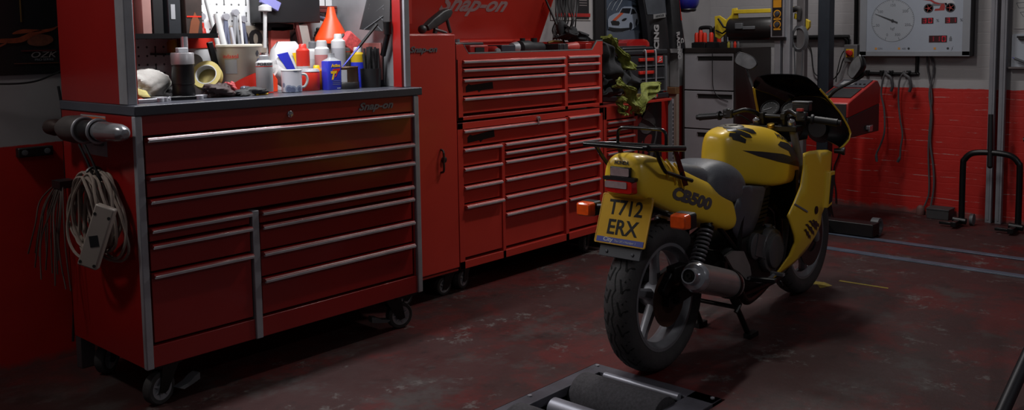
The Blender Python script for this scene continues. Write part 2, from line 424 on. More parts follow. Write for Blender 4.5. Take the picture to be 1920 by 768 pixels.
lk = G().lathe((2.19, AY0 + .008, 1.072), -Y, [(0, .014), (.006, .014), (.008, .011), (.012, .009), (.013, .001)], 16)
part('lock', lk, CHROME, cab)
badge(cab, 'Snap-on', .046, (2.645, AY0 + .006, 1.073), X, Z, BADGE, .2)
for x, y, yw, st in ((1.60, 3.29, 0.25, 1), (2.80, 3.28, -.25, -1), (1.62, 3.78, .6, 1), (2.80, 3.79, .4, 1)): caster(cab, x, y, AZ0, yaw=yw, steer=st)
stick = G().box(AX0 - .001, AX0 + .001, 3.455, 3.675, .945, 1.10)
sk = part('notice_sticker', stick, M('sticker paper', (170, 172, 178), .5, var=.1, scale=25), cab)
part('sticker_band', G().box(AX0 - .0016, AX0, 3.457, 3.673, 1.078, 1.094), M('orange band', (205, 80, 20), .5), sk)
# --- hutch on top
hut = thing('bench_hutch', 'red hutch with aluminium posts and lit white pegboard standing on nearest cabinet', 'tool hutch', (2.21, 3.54, 1.148))
HX0, HX1, HY0, HY1, HZ1 = 1.532, 2.905, 3.27, 3.862, 2.02
part('side_panel', G().box(HX0, HX0 + .016, HY0 + .03, HY1, 1.148, HZ1), RED, hut, bev=.002)
part('side_panel', G().box(HX1 - .02, HX1 - .004, HY0 + .03, HY1, 1.148, HZ1), RED, hut, bev=.002)
part('liner', G().box(HX1 - .026, HX1 - .0205, HY0 + .075, HY1 - .02, 1.15, HZ1 - .02), M('galvanised liner', (160, 162, 166), .45, .3), hut, label='pale steel inner lining')
for x0, x1 in ((HX0 - .004, HX0 + .034), (HX1 - .034, HX1 + .0)):
    part('hutch_post', G().box(x0, x1, HY0, HY0 + .07, 1.148, HZ1), STEEL, hut, bev=.004)
part('inner_rail', G().box(HX1 - .048, HX1 - .035, HY0 + .012, HY0 + .07, 1.15, HZ1), RED, hut)
part('inner_rail', G().box(HX0 + .035, HX0 + .042, HY0 + .012, HY0 + .07, 1.15, HZ1), RED2, hut)
part('top_panel', G().box(HX0, HX1, HY0, HY1, HZ1, HZ1 + .04), RED, hut, bev=.003)
def pegboard_material():
    m = bpy.data.materials.new('white pegboard'); m.use_nodes = True; nt = m.node_tree; N = nt.nodes; L = nt.links; b = N['Principled BSDF']
    tc = N.new('ShaderNodeTexCoord'); mp = N.new('ShaderNodeMapping'); L.new(tc.outputs['Object'], mp.inputs[0])
    sp = N.new('ShaderNodeSeparateXYZ'); L.new(mp.outputs[0], sp.inputs[0])
    def mth(op, a, c=None):
        n = N.new('ShaderNodeMath'); n.operation = op
        for i, q in enumerate((a, c)):
            if q is None: continue
            if isinstance(q, (int, float)): n.inputs[i].default_value = q
            else: L.new(q, n.inputs[i])
        return n.outputs[0]
    fx = mth('SUBTRACT', mth('FRACT', mth('DIVIDE', sp.outputs['X'], .038)), .5); fz = mth('SUBTRACT', mth('FRACT', mth('DIVIDE', sp.outputs['Z'], .038)), .5)
    d = mth('SQRT', mth('ADD', mth('MULTIPLY', fx, fx), mth('MULTIPLY', fz, fz)))
    # a tall slot every third column
    f3 = mth('SUBTRACT', mth('FRACT', mth('DIVIDE', sp.outputs['X'], .114)), .5); fz2 = mth('SUBTRACT', mth('FRACT', mth('DIVIDE', sp.outputs['Z'], .076)), .5)
    slot = mth('MULTIPLY', mth('LESS_THAN', mth('ABSOLUTE', f3), .03), mth('LESS_THAN', mth('ABSOLUTE', fz2), .26))
    hole = mth('MAXIMUM', mth('LESS_THAN', d, .13), slot)
    mx = N.new('ShaderNodeMix'); mx.data_type = 'RGBA'; L.new(hole, mx.inputs[0]); mx.inputs[6].default_value = (.66, .66, .67, 1); mx.inputs[7].default_value = (.09, .09, .09, 1)
    L.new(mx.outputs[2], b.inputs['Base Color']); b.inputs['Roughness'].default_value = .5
    return m
part('pegboard', G().box(HX0 + .016, HX1 - .026, HY1 - .03, HY1 - .012, 1.148, HZ1), pegboard_material(), hut)
sh = G().box(1.575, 2.035, 3.50, HY1 - .03, 1.392, 1.404).box(1.575, 2.035, 3.497, 3.503, 1.392, 1.412)
sh.prism([(0, 0), (.07, 0), (.01, .05)], (2.035, 3.5, 1.404), Y, Z, -.004)
part('shelf', sh, BLACKM, hut, label='small black steel shelf')
# --- tall side locker
LX0, LX1, LY, LZ0, LZ1 = 2.985, 3.383, 3.448, .13, 1.402
lo = thing('side_locker', 'tall narrow plain red locker with one door between the two drawer cabinets', 'locker', (3.18, 3.7, 0))
part('locker_body', G().box(LX0, LX1, LY + .03, 4.05, LZ0, LZ1).box(LX0, LX1, LY + .012, LY + .03, LZ0, LZ0 + .012), RED2, lo, bev=.004)
d = part('door', G().box(LX0 + .006, LX1 - .003, LY, LY + .028, LZ0 + .02, LZ1 - .004), RED2, lo, bev=.006)
hd = G().tube(cr([(3.255, LY - .002, .80), (3.255, LY - .022, .79), (3.255, LY - .024, .74), (3.255, LY - .022, .69), (3.255, LY - .002, .68)], 5), .006)
hd.lathe((3.275, LY, .745), -Y, [(0, .016), (.01, .016), (.014, .01), (.014, .001)], 14)
part('handle', hd, M('dull handle metal', (90, 84, 84), .35, .8), d)
badge(lo, 'Snap-on', .042, (3.148, LY - .0005, 1.318), X, Z, BADGE, .19)
for x in (LX0 + .06, LX1 - .06): caster(lo, x, LY + .08, LZ0, r=.05, w=.034, brake=False)
# --- long bottom cabinet
BX0, BX1, BY, BZ0, BZ1 = 3.385, 4.677, 3.45, .135, .926
cb = thing('roll_cabinet', 'long bright red lower drawer cabinet with many small drawers under the open top chest', 'tool cabinet', (4.03, 3.7, 0))
def carcass(x0, x1, y, z0, z1, cells, rails):
    g = G().box(x0 + .012, x1 - .012, y + .13, 4.05, z0 + .002, z1 - .002).box(x0 + .012, x1 - .012, y + .145, 4.045, z1 - .002, z1).box(x0, x0 + .01, y + .01, 4.05, z0, z1).box(x1 - .01, x1, y + .01, 4.05, z0, z1)
    for q in rails: g.box(*q[:2], y, y + .14, *q[2:])
    return g
g = carcass(BX0, BX1, BY, BZ0, BZ1, 0, ((BX0, BX1, .892, BZ1), (BX0, BX1, BZ0, .176), (BX0, 3.424, BZ0, BZ1), (4.642, BX1, BZ0, BZ1), (4.297, 4.326, BZ0, .9), (3.728, 3.752, BZ0, .79)))
part('cabinet_body', g, RED2, cb, bev=.002)
drawer(cb, 3.426, 4.295, BY + .012, .880, .790, RED2)
rows = [.779, .729, .679, .577, .479, .380, .178]
for i in range(6): drawer(cb, 3.754, 4.295, BY + .012, rows[i], rows[i + 1] + .01, RED2)
rl = [.778, .674, .574, .472, .178]
for i in range(4): drawer(cb, 3.426, 3.726, BY + .012 - (.012 if i == 3 else 0), rl[i], rl[i + 1] + .01, RED2)
rr = [.886, .782, .731, .679, .577, .478, .384, .178]
for i in range(7): drawer(cb, 4.328, 4.640, BY + .012, rr[i], rr[i + 1] + .01, RED2)
lk = G().lathe((4.04, BY, .905), -Y, [(0, .013), (.012, .013), (.014, .009), (.02, .008), (.02, .001)], 14).obox((4.03, BY - .015, .885), X, Z, Y, .006, .016, .002)
part('lock', lk, CHROME, cb)
SMUT = M('painted over badge', (22, 16, 17), .7)
sm = G().prism([(0, .02), (.02, .035), (.04, .028), (.21, .045), (.215, .005), (.12, -.002), (.1, -.015), (.09, -.003), (0, -.01)], (3.475, BY + .017, .822), X, Z, -.0022)
part('badge', sm, SMUT, cb, label='blacked out badge')
for x in (BX0 + .09, BX1 - .09): caster(cb, x, BY + .09, BZ0, r=.058, w=.038, yaw=.3, brake=False)
# --- top chest with open lid
tc_ = thing('top_chest', 'bright red top chest with open lid standing on the long lower cabinet', 'tool chest', (4.03, 3.75, .937))
TZ0, TZ1 = .939, 1.345
g = G().box(BX0 + .013, BX1 - .007, BY + .13, 4.017, TZ0 + .002, 1.27)
g.box(BX0, BX0 + .012, BY, 4.03, TZ0, TZ1).box(BX1 - .006, BX1 + .006, BY, 4.03, TZ0, TZ1).box(BX0, BX1, 4.018, 4.03, TZ0, TZ1 + .01)
g.box(BX0, 3.43, BY, BY + .14, TZ0, 1.27).box(4.642, BX1 + .006, BY, BY + .14, TZ0, 1.27).box(4.297, 4.326, BY, BY + .14, TZ0, 1.27)
g.box(BX0, BX1 + .006, BY, BY + .14, TZ0, .958)
g.prism([(BX0, 1.262), (BX1 + .006, 1.262), (BX1 + .006, TZ1), (4.622, TZ1), (4.572, 1.292), (3.478, 1.292), (3.438, TZ1), (BX0, TZ1)], (0, BY + .012, 0), X, Z, .012)
ch = part('chest_body', g, RED2, tc_, bev=.002)
rim = G().tube([(BX0, BY + .006, TZ1 + .003), (3.438, BY + .006, TZ1 + .003), (3.478, BY + .006, 1.294), (4.572, BY + .006, 1.294), (4.622, BY + .006, TZ1 + .003), (BX1 + .006, BY + .006, TZ1 + .003)], .007, 6)
part('rim_trim', rim, M('dark grey trim', (58, 58, 62), .45), tc_)
ro = [1.252, 1.206, 1.152, 1.053, .958]
for i in range(4):
    drawer(tc_, 3.432, 4.295, BY + .012, ro[i], ro[i + 1] + .01, RED2); drawer(tc_, 4.328, 4.640, BY + .012, ro[i] + .003, ro[i + 1] + .01, RED2)
sm = G().prism([(0, .02), (.02, .035), (.04, .028), (.21, .038), (.215, .0), (.12, -.004), (.1, -.015), (.09, -.003), (0, -.01)], (3.47, BY + .017, 1.096), X, Z, -.0022)
part('badge', sm, SMUT, tc_, label='blacked out badge')
ang = R(25); up_ = V(0, -math.sin(ang), math.cos(ang)); nin = V(0, -math.cos(ang), -math.sin(ang)); hz = V(0, 4.035, 1.36)
g = G()
def lidbox(x0, x1, a0, a1, d0, d1):
    c = V((x0 + x1) / 2, 0, 0) + hz + up_ * ((a0 + a1) / 2) + nin * ((d0 + d1) / 2)
    g.obox(c, X, up_, nin, (x1 - x0) / 2, (a1 - a0) / 2, (d1 - d0) / 2)
lidbox(BX0, BX1 + .006, 0, .58, 0, .008); lidbox(BX0, BX0 + .01, 0, .58, 0, .06); lidbox(BX1 - .004, BX1 + .006, 0, .58, 0, .06)
lidbox(BX0, BX1, 0, .012, 0, .03); lidbox(BX0, BX1, .57, .58, 0, .06)
lid = part('lid', g, RED2, tc_, bev=.003)
part('lid_lettering', G().text('Snap-on', .14, hz + up_ * .238 + nin * .0085 + X * 4.01, X, up_, .001, shear=.35, bold=.004, width=.58), M('silver lettering', (175, 150, 152), .5), lid, flat=True)
st = G().cyl((BX1 - .02, 3.72, 1.30), hz + up_ * .30 + nin * .02 + X * (BX1 - .025), .007, n=8)
part('lid_stay', st, BLACKM, tc_)
# --- narrow red side cabinet past it
CX0, CX1, CY, CZ1 = 4.72, 5.098, 3.47, .925
cc = thing('side_cabinet', 'narrow red drawer cabinet under the black and yellow jacket', 'tool cabinet', (4.9, 3.75, 0))
g = G().box(CX0, CX1, CY + .05, 4.03, .1, CZ1); g.box(CX0, 4.748, CY, CY + .06, .1, CZ1).box(5.056, CX1, CY, CY + .06, .1, CZ1).box(CX0, CX1, CY, CY + .06, .84, CZ1).box(CX0, CX1, CY, CY + .06, .1, .16)
part('cabinet_body', g, RED2, cc, bev=.003)
rc = [.822, .771, .719, .62, .50, .36, .165]
for i in range(6): drawer(cc, 4.75, 5.054, CY + .01, rc[i], rc[i + 1] + .01, RED2)
part('lock', G().lathe((4.91, CY, .87), -Y, [(0, .012), (.01, .012), (.014, .004)], 12), CHROME, cc)
part('badge', G().prism([(0, 0), (.11, .01), (.11, .035), (0, .03)], (4.77, CY + .015, .665), X, Z, -.0022), SMUT, cc, label='blacked out badge')
for x in (CX0 + .07, CX1 - .07): caster(cc, x, CY + .08, .1, r=.045, w=.03, brake=False)
# ------------------------------------------------------------------ motorcycle (own frame: x forward, y left, z up, origin under the rear axle)
bike = thing('motorcycle', 'yellow motorcycle with black luggage rack and half fairing parked on the red floor', 'motorcycle', (3.12, 2.04, 0), R(1.5))
BYEL = M('yellow motorcycle paint', (226, 186, 48), .36, var=.04, scale=4, coat=.25)
BK = M('black engine paint', (20, 20, 21), .42, .4, var=.2, scale=16)
ALU = M('dull cast alloy', (150, 150, 156), .45, .35, var=.12, scale=18)
SEATM = M('dark grey seat vinyl', (100, 102, 110), .45, var=.1, scale=30, bump=.1)
SIDEM = M('dark grey side cover', (86, 87, 96), .45, var=.1)
DECAL = M('dark grey decal', (46, 42, 46), .5)
REDL = M('red lamp lens', (190, 30, 25), .2, var=.15, scale=40, coat=.6)
CLEARL = M('pale pink reflector lens', (190, 165, 165), .2, var=.12, scale=60, coat=.6)
AMBER = M('orange indicator lens', (235, 85, 25), .22, var=.12, scale=40, coat=.5)
def bp(name, g, m, par=None, **k): return part(name, g, m, par or bike, world=False, **k)
def solidify(o, t):
    s = o.modifiers.new('solidify', 'SOLIDIFY'); s.thickness = t; s.offset = -1; return o
def mir(g):
    h = G(); h.v = [V(v.x, -v.y, v.z) for v in g.v]; h.f = [f[::-1] for f in g.f]; return h
# wheels -------------------------------------------------------------
def wheel(name, cx, cz, prof, rim_w, rim_r, spokes, a0, grooves):
    c = V(cx, 0, cz); n = 72
    def ring(prof_, m=n): return [[c + V(math.cos(2 * PI * i / m) * r, y, math.sin(2 * PI * i / m) * r) for y, r in prof_] for i in range(m)]
    rp = [(-rim_w, rim_r), (-rim_w, rim_r - .013), (-rim_w * .7, rim_r - .02), (-rim_w * .45, rim_r - .034), (rim_w * .45, rim_r - .034), (rim_w * .7, rim_r - .02), (rim_w, rim_r - .013), (rim_w, rim_r)]
    g = G().loft(ring(rp), loop=True)
    g.lathe(c - Y * .05, Y, [(0, .001), (0, .045), (.03, .055), (.07, .055), (.1, .045), (.1, .001)], 28)
    for i in range(spokes):
        a = R(a0) + 2 * PI * i / spokes; d = V(math.cos(a), 0, math.sin(a)); t = V(-math.sin(a), 0, math.cos(a))
        rings = []
        for q, w_, h in ((.03, .026, .022), (.08, .021, .019), (rim_r - .06, .017, .016), (rim_r - .028, .026, .02)):
            o = c + d * q
            rings.append([o + t * (w_ * x_) + Y * (h * y_) for x_, y_ in ((-1, -.35), (-.6, -1), (.6, -1), (1, -.35), (1, .35), (.6, 1), (-.6, 1), (-1, .35))])
        g.loft(rings)
    wh = bp(name, g, ALU)
    tr = ring([(y, r) for y, r in prof]); bp('tyre', G().loft(tr, loop=True), RUBBER, wh)
    # tread grooves follow the crown
    ys = [p[0] for p in prof]
    def surf(a, y):
        for (y0, r0), (y1, r1) in zip(prof, prof[1:]):
            if y0 <= y <= y1 and y1 > y0:
                r = r0 + (r1 - r0) * (y - y0) / (y1 - y0); return c + V(math.cos(a) * (r + .0013), y, math.sin(a) * (r + .0013))
        return c
    gr = G(); W = grooves
    def strip(pts, wd):
        L_, R_ = [], []
        for i, (a, y) in enumerate(pts):
            b = pts[min(i + 1, len(pts) - 1)]; e = pts[max(i - 1, 0)]
            da, dy = (b[0] - e[0]) * .3, b[1] - e[1]; l = math.hypot(da, dy) or 1
            L_.append(surf(a + dy / l * wd / .3, y - da / l * wd)); R_.append(surf(a - dy / l * wd / .3, y + da / l * wd))
        k = len(pts); gr.add(L_ + R_, [(i, i + 1, k + i + 1, k + i) for i in range(k - 1)])
    N_ = 22
    for i in range(N_):
        a = 2 * PI * i / N_; s = 2 * PI / N_
        zz = [(a, -.004), (a + s * .3, .007), (a + s * .6, .004), (a + s, -.004)]
        strip([(p[0], p[1]) for p in zz], .0022)
        for sg in (-1, 1):
            off = 0 if sg > 0 else s * .5
            strip([(a + off, sg * W * .30), (a + off + s * .35, sg * W * .45), (a + off + s * .6, sg * W * .52)], .0036)
            strip([(a + off + s * .6, sg * W * .52), (a + off + s * .4, sg * W * .8), (a + off + s * .35, sg * W * .95)], .0036)
            strip([(a + off + s * .1, sg * W * .62), (a + off - s * .1, sg * W * .85)], .003)
    bp('tread_groove', gr, M('tread groove', (3, 3, 3), .9), wh)
    return wh
RP = [(-.050, .222), (-.063, .245), (-.066, .262), (-.060, .283), (-.046, .299), (-.026, .307), (0, .310), (.026, .307), (.046, .299), (.060, .283), (.066, .262), (.063, .245), (.050, .222)]
rw = wheel('rear_wheel', 0, .31, RP, .052, .222, 5, 92, .06)
bp('sprocket', G().lathe((0, .05, .31), Y, [(0, .02), (0, .085), (.008, .085), (.008, .02)], 30), BK, rw)
dsc = G().lathe((0, -.068, .31), Y, [(0, .062), (0, .118), (.005, .118), (.005, .062), (0, .062)], 40)
bp('brake_disc', dsc, M('rusty brake disc', (84, 58, 46), .5, .3, var=.2, scale=20), rw)
FP = [(y * .84, .0 + (r - .222) * .93 + .222) for y, r in RP]
fwh = wheel('front_wheel', 1.44, .305, FP, .042, .222, 5, 70, .05)
for s in (-1, 1):
    bp('brake_disc', G().lathe((1.44, s * .062, .305), Y * s, [(0, .075), (0, .148), (.005, .148), (.005, .075), (0, .075)], 40), M('brake disc steel', (92, 88, 88), .35, .9), fwh)
# frame, swingarm ---------------------------------------------------
fr = G()
for s in (-1, 1):
    fr.tube(cr([(1.13, s * .03, .80), (.95, s * .11, .70), (.75, s * .12, .67), (.52, s * .13, .60), (.48, s * .13, .40), (.55, s * .12, .24)], 5), .016, 8)
    fr.tube(cr([(1.13, s * .03, .72), (1.05, s * .13, .60), (.98, s * .15, .35), (.92, s * .13, .22), (.55, s * .12, .21)], 5), .015, 8)
    fr.tube([(.55, s * .12, .66), (.2, s * .1, .68), (-.12, s * .08, .74)], .012, 8)
    fr.tube([(.48, s * .125, .42), (.2, s * .11, .66)], .012, 8)
fr.cyl((1.165, 0, .70), (1.105, 0, .88), .03)
bp('frame', fr, BK)
sw = G()
for s in (-1, 1):
    sw.loft([[V(x, s * (y + a * .013), z + b * h) for a, b in ((-1, -1), (1, -1), (1, 1), (-1, 1))] for x, y, z, h in ((-.06, .088, .31, .02), (.0, .088, .31, .026), (.2, .09, .33, .022), (.5, .085, .37, .03))])
    sw.lathe((0, s * .102, .31), Y * s, [(0, .02), (.012, .02), (.012, .013), (.022, .013), (.022, .001)], 12)
sw.cyl((.47, -.1, .37), (.47, .1, .37), .025)
bp('swingarm', sw, BK)
cal = G().obox((.03, -.085, .415), X, Y, Z, .05, .022, .03).obox((-.05, -.082, .38), V(.7, 0, .7), Y, V(-.7, 0, .7), .045, .018, .022)
bp('brake_caliper', cal, BK, bev=.006)
# rear mudguard and number plate ------------------------------------
mg = G().grid(lambda a, b: V(.0 + .385 * math.cos(R(62 + 56 * a)) + .0, (b - .5) * .15, .315 + .385 * math.sin(R(62 + 56 * a))), 14, 4, .004)
o = bp('rear_mudguard', mg, BLACK)
PT, PB = V(-.193, 0, .752), V(-.262, 0, .566); pv = (PT - PB).normalized(); pw = V(-pv.z, 0, pv.x); pc = (PT + PB) / 2
g = G().obox(PB - pv * .002 - pw * .016, -Y, pv, pw, .095, .046, .004)
g.obox(pc - pw * .012, -Y, pv, pw, .06, .09, .008)
for s in (-.06, .06): g.lathe(PB - pv * .028 + Y * s - pw * .012, pw, [(0, .007), (.003, .007), (.004, .001)], 10)
g.box(-.17, -.05, -.05, .05, .66, .74)
bp('plate_bracket', g, M('grey plastic flap', (58, 60, 66), .5), bev=.003)
def rrect(w, h, r, n=5):
    P = []
    for cx, cy, a in ((w - r, h - r, 0), (-w + r, h - r, 90), (-w + r, -h + r, 180), (w - r, -h + r, 270)):
        P += [(cx + r * math.cos(R(a + 90 * i / n)), cy + r * math.sin(R(a + 90 * i / n))) for i in range(n + 1)]
    return P
PY = M('yellow number plate', (186, 142, 6), .8, var=.04, scale=30)
npl = bp('number_plate', G().prism(rrect(.118, .1, .008), pc, -Y, pv, .003), PY)
bp('plate_border', G().prism(rrect(.1165, .0985, .008) + rrect(.1165, .0985, .008)[:1] + rrect(.114, .096, .008)[:1] + rrect(.114, .096, .008)[::-1], pc + pw * .003, -Y, pv, .0012), M('plate moulding', (190, 140, 30), .4), npl)
PK = M('plate characters', (16, 15, 17), .85)
bp('plate_lettering', G().text('T712', .083, pc + pv * .047 + pw * .003, -Y, pv, .001, bold=.0015, width=.157), PK, npl, flat=True)
bp('plate_lettering', G().text('ERX', .083, pc - pv * .031 + pw * .003, -Y, pv, .001, bold=.0015, width=.14), PK, npl, flat=True)
bp('plate_band', G().obox(pc - pv * .084 + pw * .0035, -Y, pv, pw, .108, .0105, .0006), M('blue band', (40, 52, 130), .45), npl)
bt = G().text('City', .022, pc - pv * .084 + Y * .055 + pw * .0042, -Y, pv, .0006, bold=.0006, width=.045, shear=.1)
bt.text("The UK's Number 1", .0125, pc - pv * .0845 - Y * .025 + pw * .0042, -Y, pv, .0006, width=.098)
bp('band_lettering', bt, M('white print', (205, 205, 210), .5), npl, flat=True)
# body: tail, seat, tank ------------------------------------------------
def body(secs):
    """secs: x, top z, shoulder z, bottom z, half width, top half width"""
    rings = []
    for x, zt, zs, zb, w, wt in secs:
        h = [(0, zt), (wt * .6, zt - .003), (wt, zt - .012), (w * .93, zs), (w, zs * .45 + zb * .55), (w * .96, zb + .02), (w * .75, zb), (0, zb + .008)]
        rings.append([V(x, y, z) for y, z in h] + [V(x, -y, z) for y, z in h[-2:0:-1]])
    return G().loft(rings)
tail = bp('tail_fairing', body([(-.247, .89, .86, .775, .078, .05), (-.232, .912, .872, .755, .09, .06), (-.20, .925, .885, .735, .10, .066), (-.12, .912, .862, .70, .108, .078), (-.02, .875, .815, .655, .118, .092), (.08, .835, .775, .622, .128, .10), (.2, .79, .732, .588, .14, .11), (.32, .742, .69, .535, .15, .12), (.41, .69, .645, .512, .153, .125), (.46, .645, .61, .535, .148, .12)]), BYEL, sub=2)
for k in range(3):
    x = -.10 + k * .05
    bp('tail_rib', G().tube(cr([(x, -.075 - .006 * k, .905 - .02 * k), (x + .012, -.1 - .007 * k, .87 - .024 * k), (x + .02, -.112 - .007 * k, .815 - .028 * k)], 4), .005, 6), BYEL, tail)
tl = G().loft([[V(x, y * sy + .0, .796 + z * sz) for y, z in rrect(1, 1, .35, 3)] for x, sy, sz in ((-.215, .07, .03), (-.253, .068, .029), (-.266, .06, .024))])
t_ = bp('tail_light', tl, REDL)
bp('lens_panel', G().prism(rrect(.05, .013, .004, 2), (-.2662, .012, .803), -Y, Z, .002), CLEARL, t_, label='clear panel of the tail light')
bp('light_shroud', G().loft([[V(x, y * .073, .826 + z * .008) for y, z in rrect(1, 1, .3, 2)] for x in (-.21, -.266)]), BLACK, t_)
rf = bp('rear_reflector', G().obox((-.246, 0, .852), Y, Z, X, .046, .019, .01), BLACK, bev=.003)
bp('reflector_lens', G().prism(rrect(.042, .0155, .004, 2), (-.2565, 0, .852), -Y, Z, .002), CLEARL, rf)
bp('tail_lettering', drape(cuts(G().text('HONDA', .02, (-.5, 0, .887), -Y, Z, .0004, bold=.0006, width=.066), 0), tail, -X, .0015), DECAL, tail, flat=True)
uu = V(.95, 0, -.312).normalized(); vv = V(.312, 0, .95).normalized()
dg = G().text('CB500', .066, (.075, -.4, .716), uu, vv, .0002, shear=.25, bold=.004, width=.285)
bp('tail_lettering', drape(cuts(dg, 1), tail, -Y, .0018), M('grey tail lettering', (96, 92, 96), .45), tail, flat=True, label='stylised grey model lettering on the side')
pil = bp('pillion_seat', body([(-.05, .86, .85, .815, .055, .04), (-.02, .868, .85, .79, .078, .055), (.06, .862, .835, .75, .095, .07), (.16, .846, .815, .72, .105, .08), (.26, .826, .79, .69, .112, .085), (.33, .80, .765, .67, .10, .075)]), SEATM, sub=2)
st = bp('rider_seat', body([(.22, .775, .755, .70, .10, .07), (.25, .812, .77, .68, .125, .085), (.30, .836, .79, .66, .14, .095), (.38, .84, .795, .64, .15, .10), (.46, .824, .78, .625, .152, .10), (.53, .79, .75, .635, .145, .10), (.585, .74, .71, .66, .12, .085)]), SEATM, sub=2)
tank = bp('fuel_tank', body([(.488, .905, .87, .75, .04, .025), (.496, .928, .89, .735, .06, .04), (.52, .944, .892, .715, .08, .055), (.56, .952, .89, .70, .10, .068), (.62, .956, .886, .69, .122, .08), (.70, .957, .88, .675, .146, .09), (.78, .953, .872, .662, .164, .10), (.87, .941, .860, .655, .17, .103), (.96, .918, .842, .650, .168, .10), (1.06, .878, .805, .648, .158, .09), (1.13, .822, .765, .66, .135, .075), (1.155, .775, .745, .69, .10, .05)]), BYEL, sub=2)
cap = G().lathe((.66, 0, .945), V(-.03, 0, 1), [(0, .058), (.008, .058), (.012, .052), (.013, .03), (.017, .028), (.017, .001)], 28)
bp('fuel_cap', cap, M('dull cap metal', (118, 112, 100), .4, .6), tank)
def dec(poly, k=3): return cuts(G().add([V(x, -.4, z) for x, z in poly], [tuple(range(len(poly)))]), k)
swo = [(.575, .857), (.694, .842), (.864, .815), (.96, .792), (.94, .82), (.863, .845), (.834, .86), (.88, .872), (.982, .852), (1.05, .817), (1.085, .77), (1.08, .728), (.985, .747), (.807, .785), (.667, .823)]
bp('tank_graphic', drape(dec(swo), tank, -Y, .0016), DECAL, tank, label='dark grey paint flash')
bp('tank_graphic', drape(dec([(1.078, .80), (1.088, .80), (1.092, .75), (1.075, .69), (1.06, .675), (1.05, .68), (1.075, .735)]), tank, -Y, .0022), M('pale stripe', (120, 122, 140), .5), tank, label='thin pale stripe')
w_ = V(-.60, -.58, .55).normalized(); pu = V(.62, -.78, 0); pu = (pu - w_ * pu.dot(w_)).normalized(); pvv = w_.cross(pu)
pd = [(-.075, .05), (-.03, .06), (.07, .05), (.085, .03), (.06, .022), (-.02, .03), (-.02, .022), (.045, .012), (.055, -.004), (.02, -.012), (-.01, -.006), (-.01, -.014), (.02, -.022), (.015, -.042), (-.05, -.042), (-.055, -.03), (-.07, -.03), (-.065, -.01), (-.03, -.004), (-.03, .002), (-.07, .002), (-.072, .022), (-.04, .026), (-.04, .03), (-.075, .03)]
pad = G().add([V(.615, -.07, .915) + w_ * .3 + pu * x - pvv * -y for x, y in [(p[0], p[1]) for p in pd]], [tuple(range(len(pd)))])
bp('tank_pad', drape(cuts(pad, 2), tank, w_, .003), M('black tank pad', (30, 28, 32), .35), tank)
wh_ = V(0, -.62, .78).normalized(); uh = V(.97, 0, -.24); uh = (uh - wh_ * uh.dot(wh_)).normalized(); vh = wh_.cross(uh)
bp('tank_lettering', drape(cuts(G().text('HONDA', .04, V(.955, -.125, .885) + wh_ * .3, uh, vh, .0002, bold=.0015, width=.165), 1), tank, wh_, .002), DECAL, tank, flat=True)
# side covers ------------------------------------------------------------
for s in (-1, 1):
    P = [(.40, .60), (.44, .66), (.49, .712), (.56, .705), (.70, .682), (.735, .665), (.69, .60), (.645, .53), (.60, .48), (.47, .475), (.42, .52)]
    g = cuts(G().add([V(x, 0, z) for x, z in P], [tuple(range(len(P)))]), 2)
    g.v = [V(v.x, s * (.148 - .35 * (v.x - .56) ** 2 - .9 * max(0, .60 - v.z) ** 2), v.z) for v in g.v]
    o = solidify(bp('side_cover', g, SIDEM), .006)
# lights on stalks -------------------------------------------------------
for s in (-1, 1):
    c = V(-.155, s * .22, .672)
    sk = G().cyl((-.14, s * .07, .70), c + V(.005, -s * .03, .01), .011)
    i_ = bp('indicator', G().merge(sk).loft([[c + V(x, y * .038, z * .030) for y, z in rrect(1, 1, .3, 3)] for x in (-.008, .022, .034)]), BLACK)
    bp('indicator_lens', G().loft([[c + V(x, y * a, z * b) for y, z in rrect(1, 1, .3, 3)] for x, a, b in ((-.008, .037, .029), (-.038, .034, .027), (-.044, .028, .021))]), AMBER, i_)
# luggage rack -------------------------------------------------------------
rk = G()
zr = lambda x: .957 - (x + .30) * .10
loop = [(-.30, .135), (-.30, -.135), (-.27, -.15), (-.06, -.15), (-.03, -.135), (-.03, .135), (-.06, .15), (-.27, .15)]
rk.tube([V(x, y, zr(x)) for x, y in loop], .0095, 10, closed=True)
for y in (-.07, 0, .07): rk.tube([V(-.30, y, zr(-.3)), V(-.03, y, zr(-.03))], .005, 6)
rk.tube([V(-.29, -.15, zr(-.29)), V(-.03, -.15, zr(-.03))], .0125, 10)
rk.tube(cr([(-.10, .112, zr(-.1)), (-.10, .112, .985), (-.10, .10, 1.003), (-.10, .07, 1.008), (-.10, -.07, 1.008), (-.10, -.10, 1.003), (-.10, -.112, .985), (-.10, -.112, zr(-.1))], 4), .0068, 10)
for s in (-1, 1):
    rk.tube(cr([(-.22, s * .14, zr(-.22)), (-.19, s * .135, .905), (-.14, s * .13, .855), (-.10, s * .128, .838), (.06, s * .135, .79)], 3), .0085, 8)
    rk.prism([(-.08, .925), (-.05, .925), (.035, .775), (.0, .775)], (0, s * .13, 0), X, Z, -.004 * s)
    rk.lathe((-.012, s * .132, .825), Y * s, [(0, .009), (.006, .009), (.007, .001)], 8)
bp('luggage_rack', rk, M('glossy black rack', (14, 14, 15), .22, .2, coat=.5))
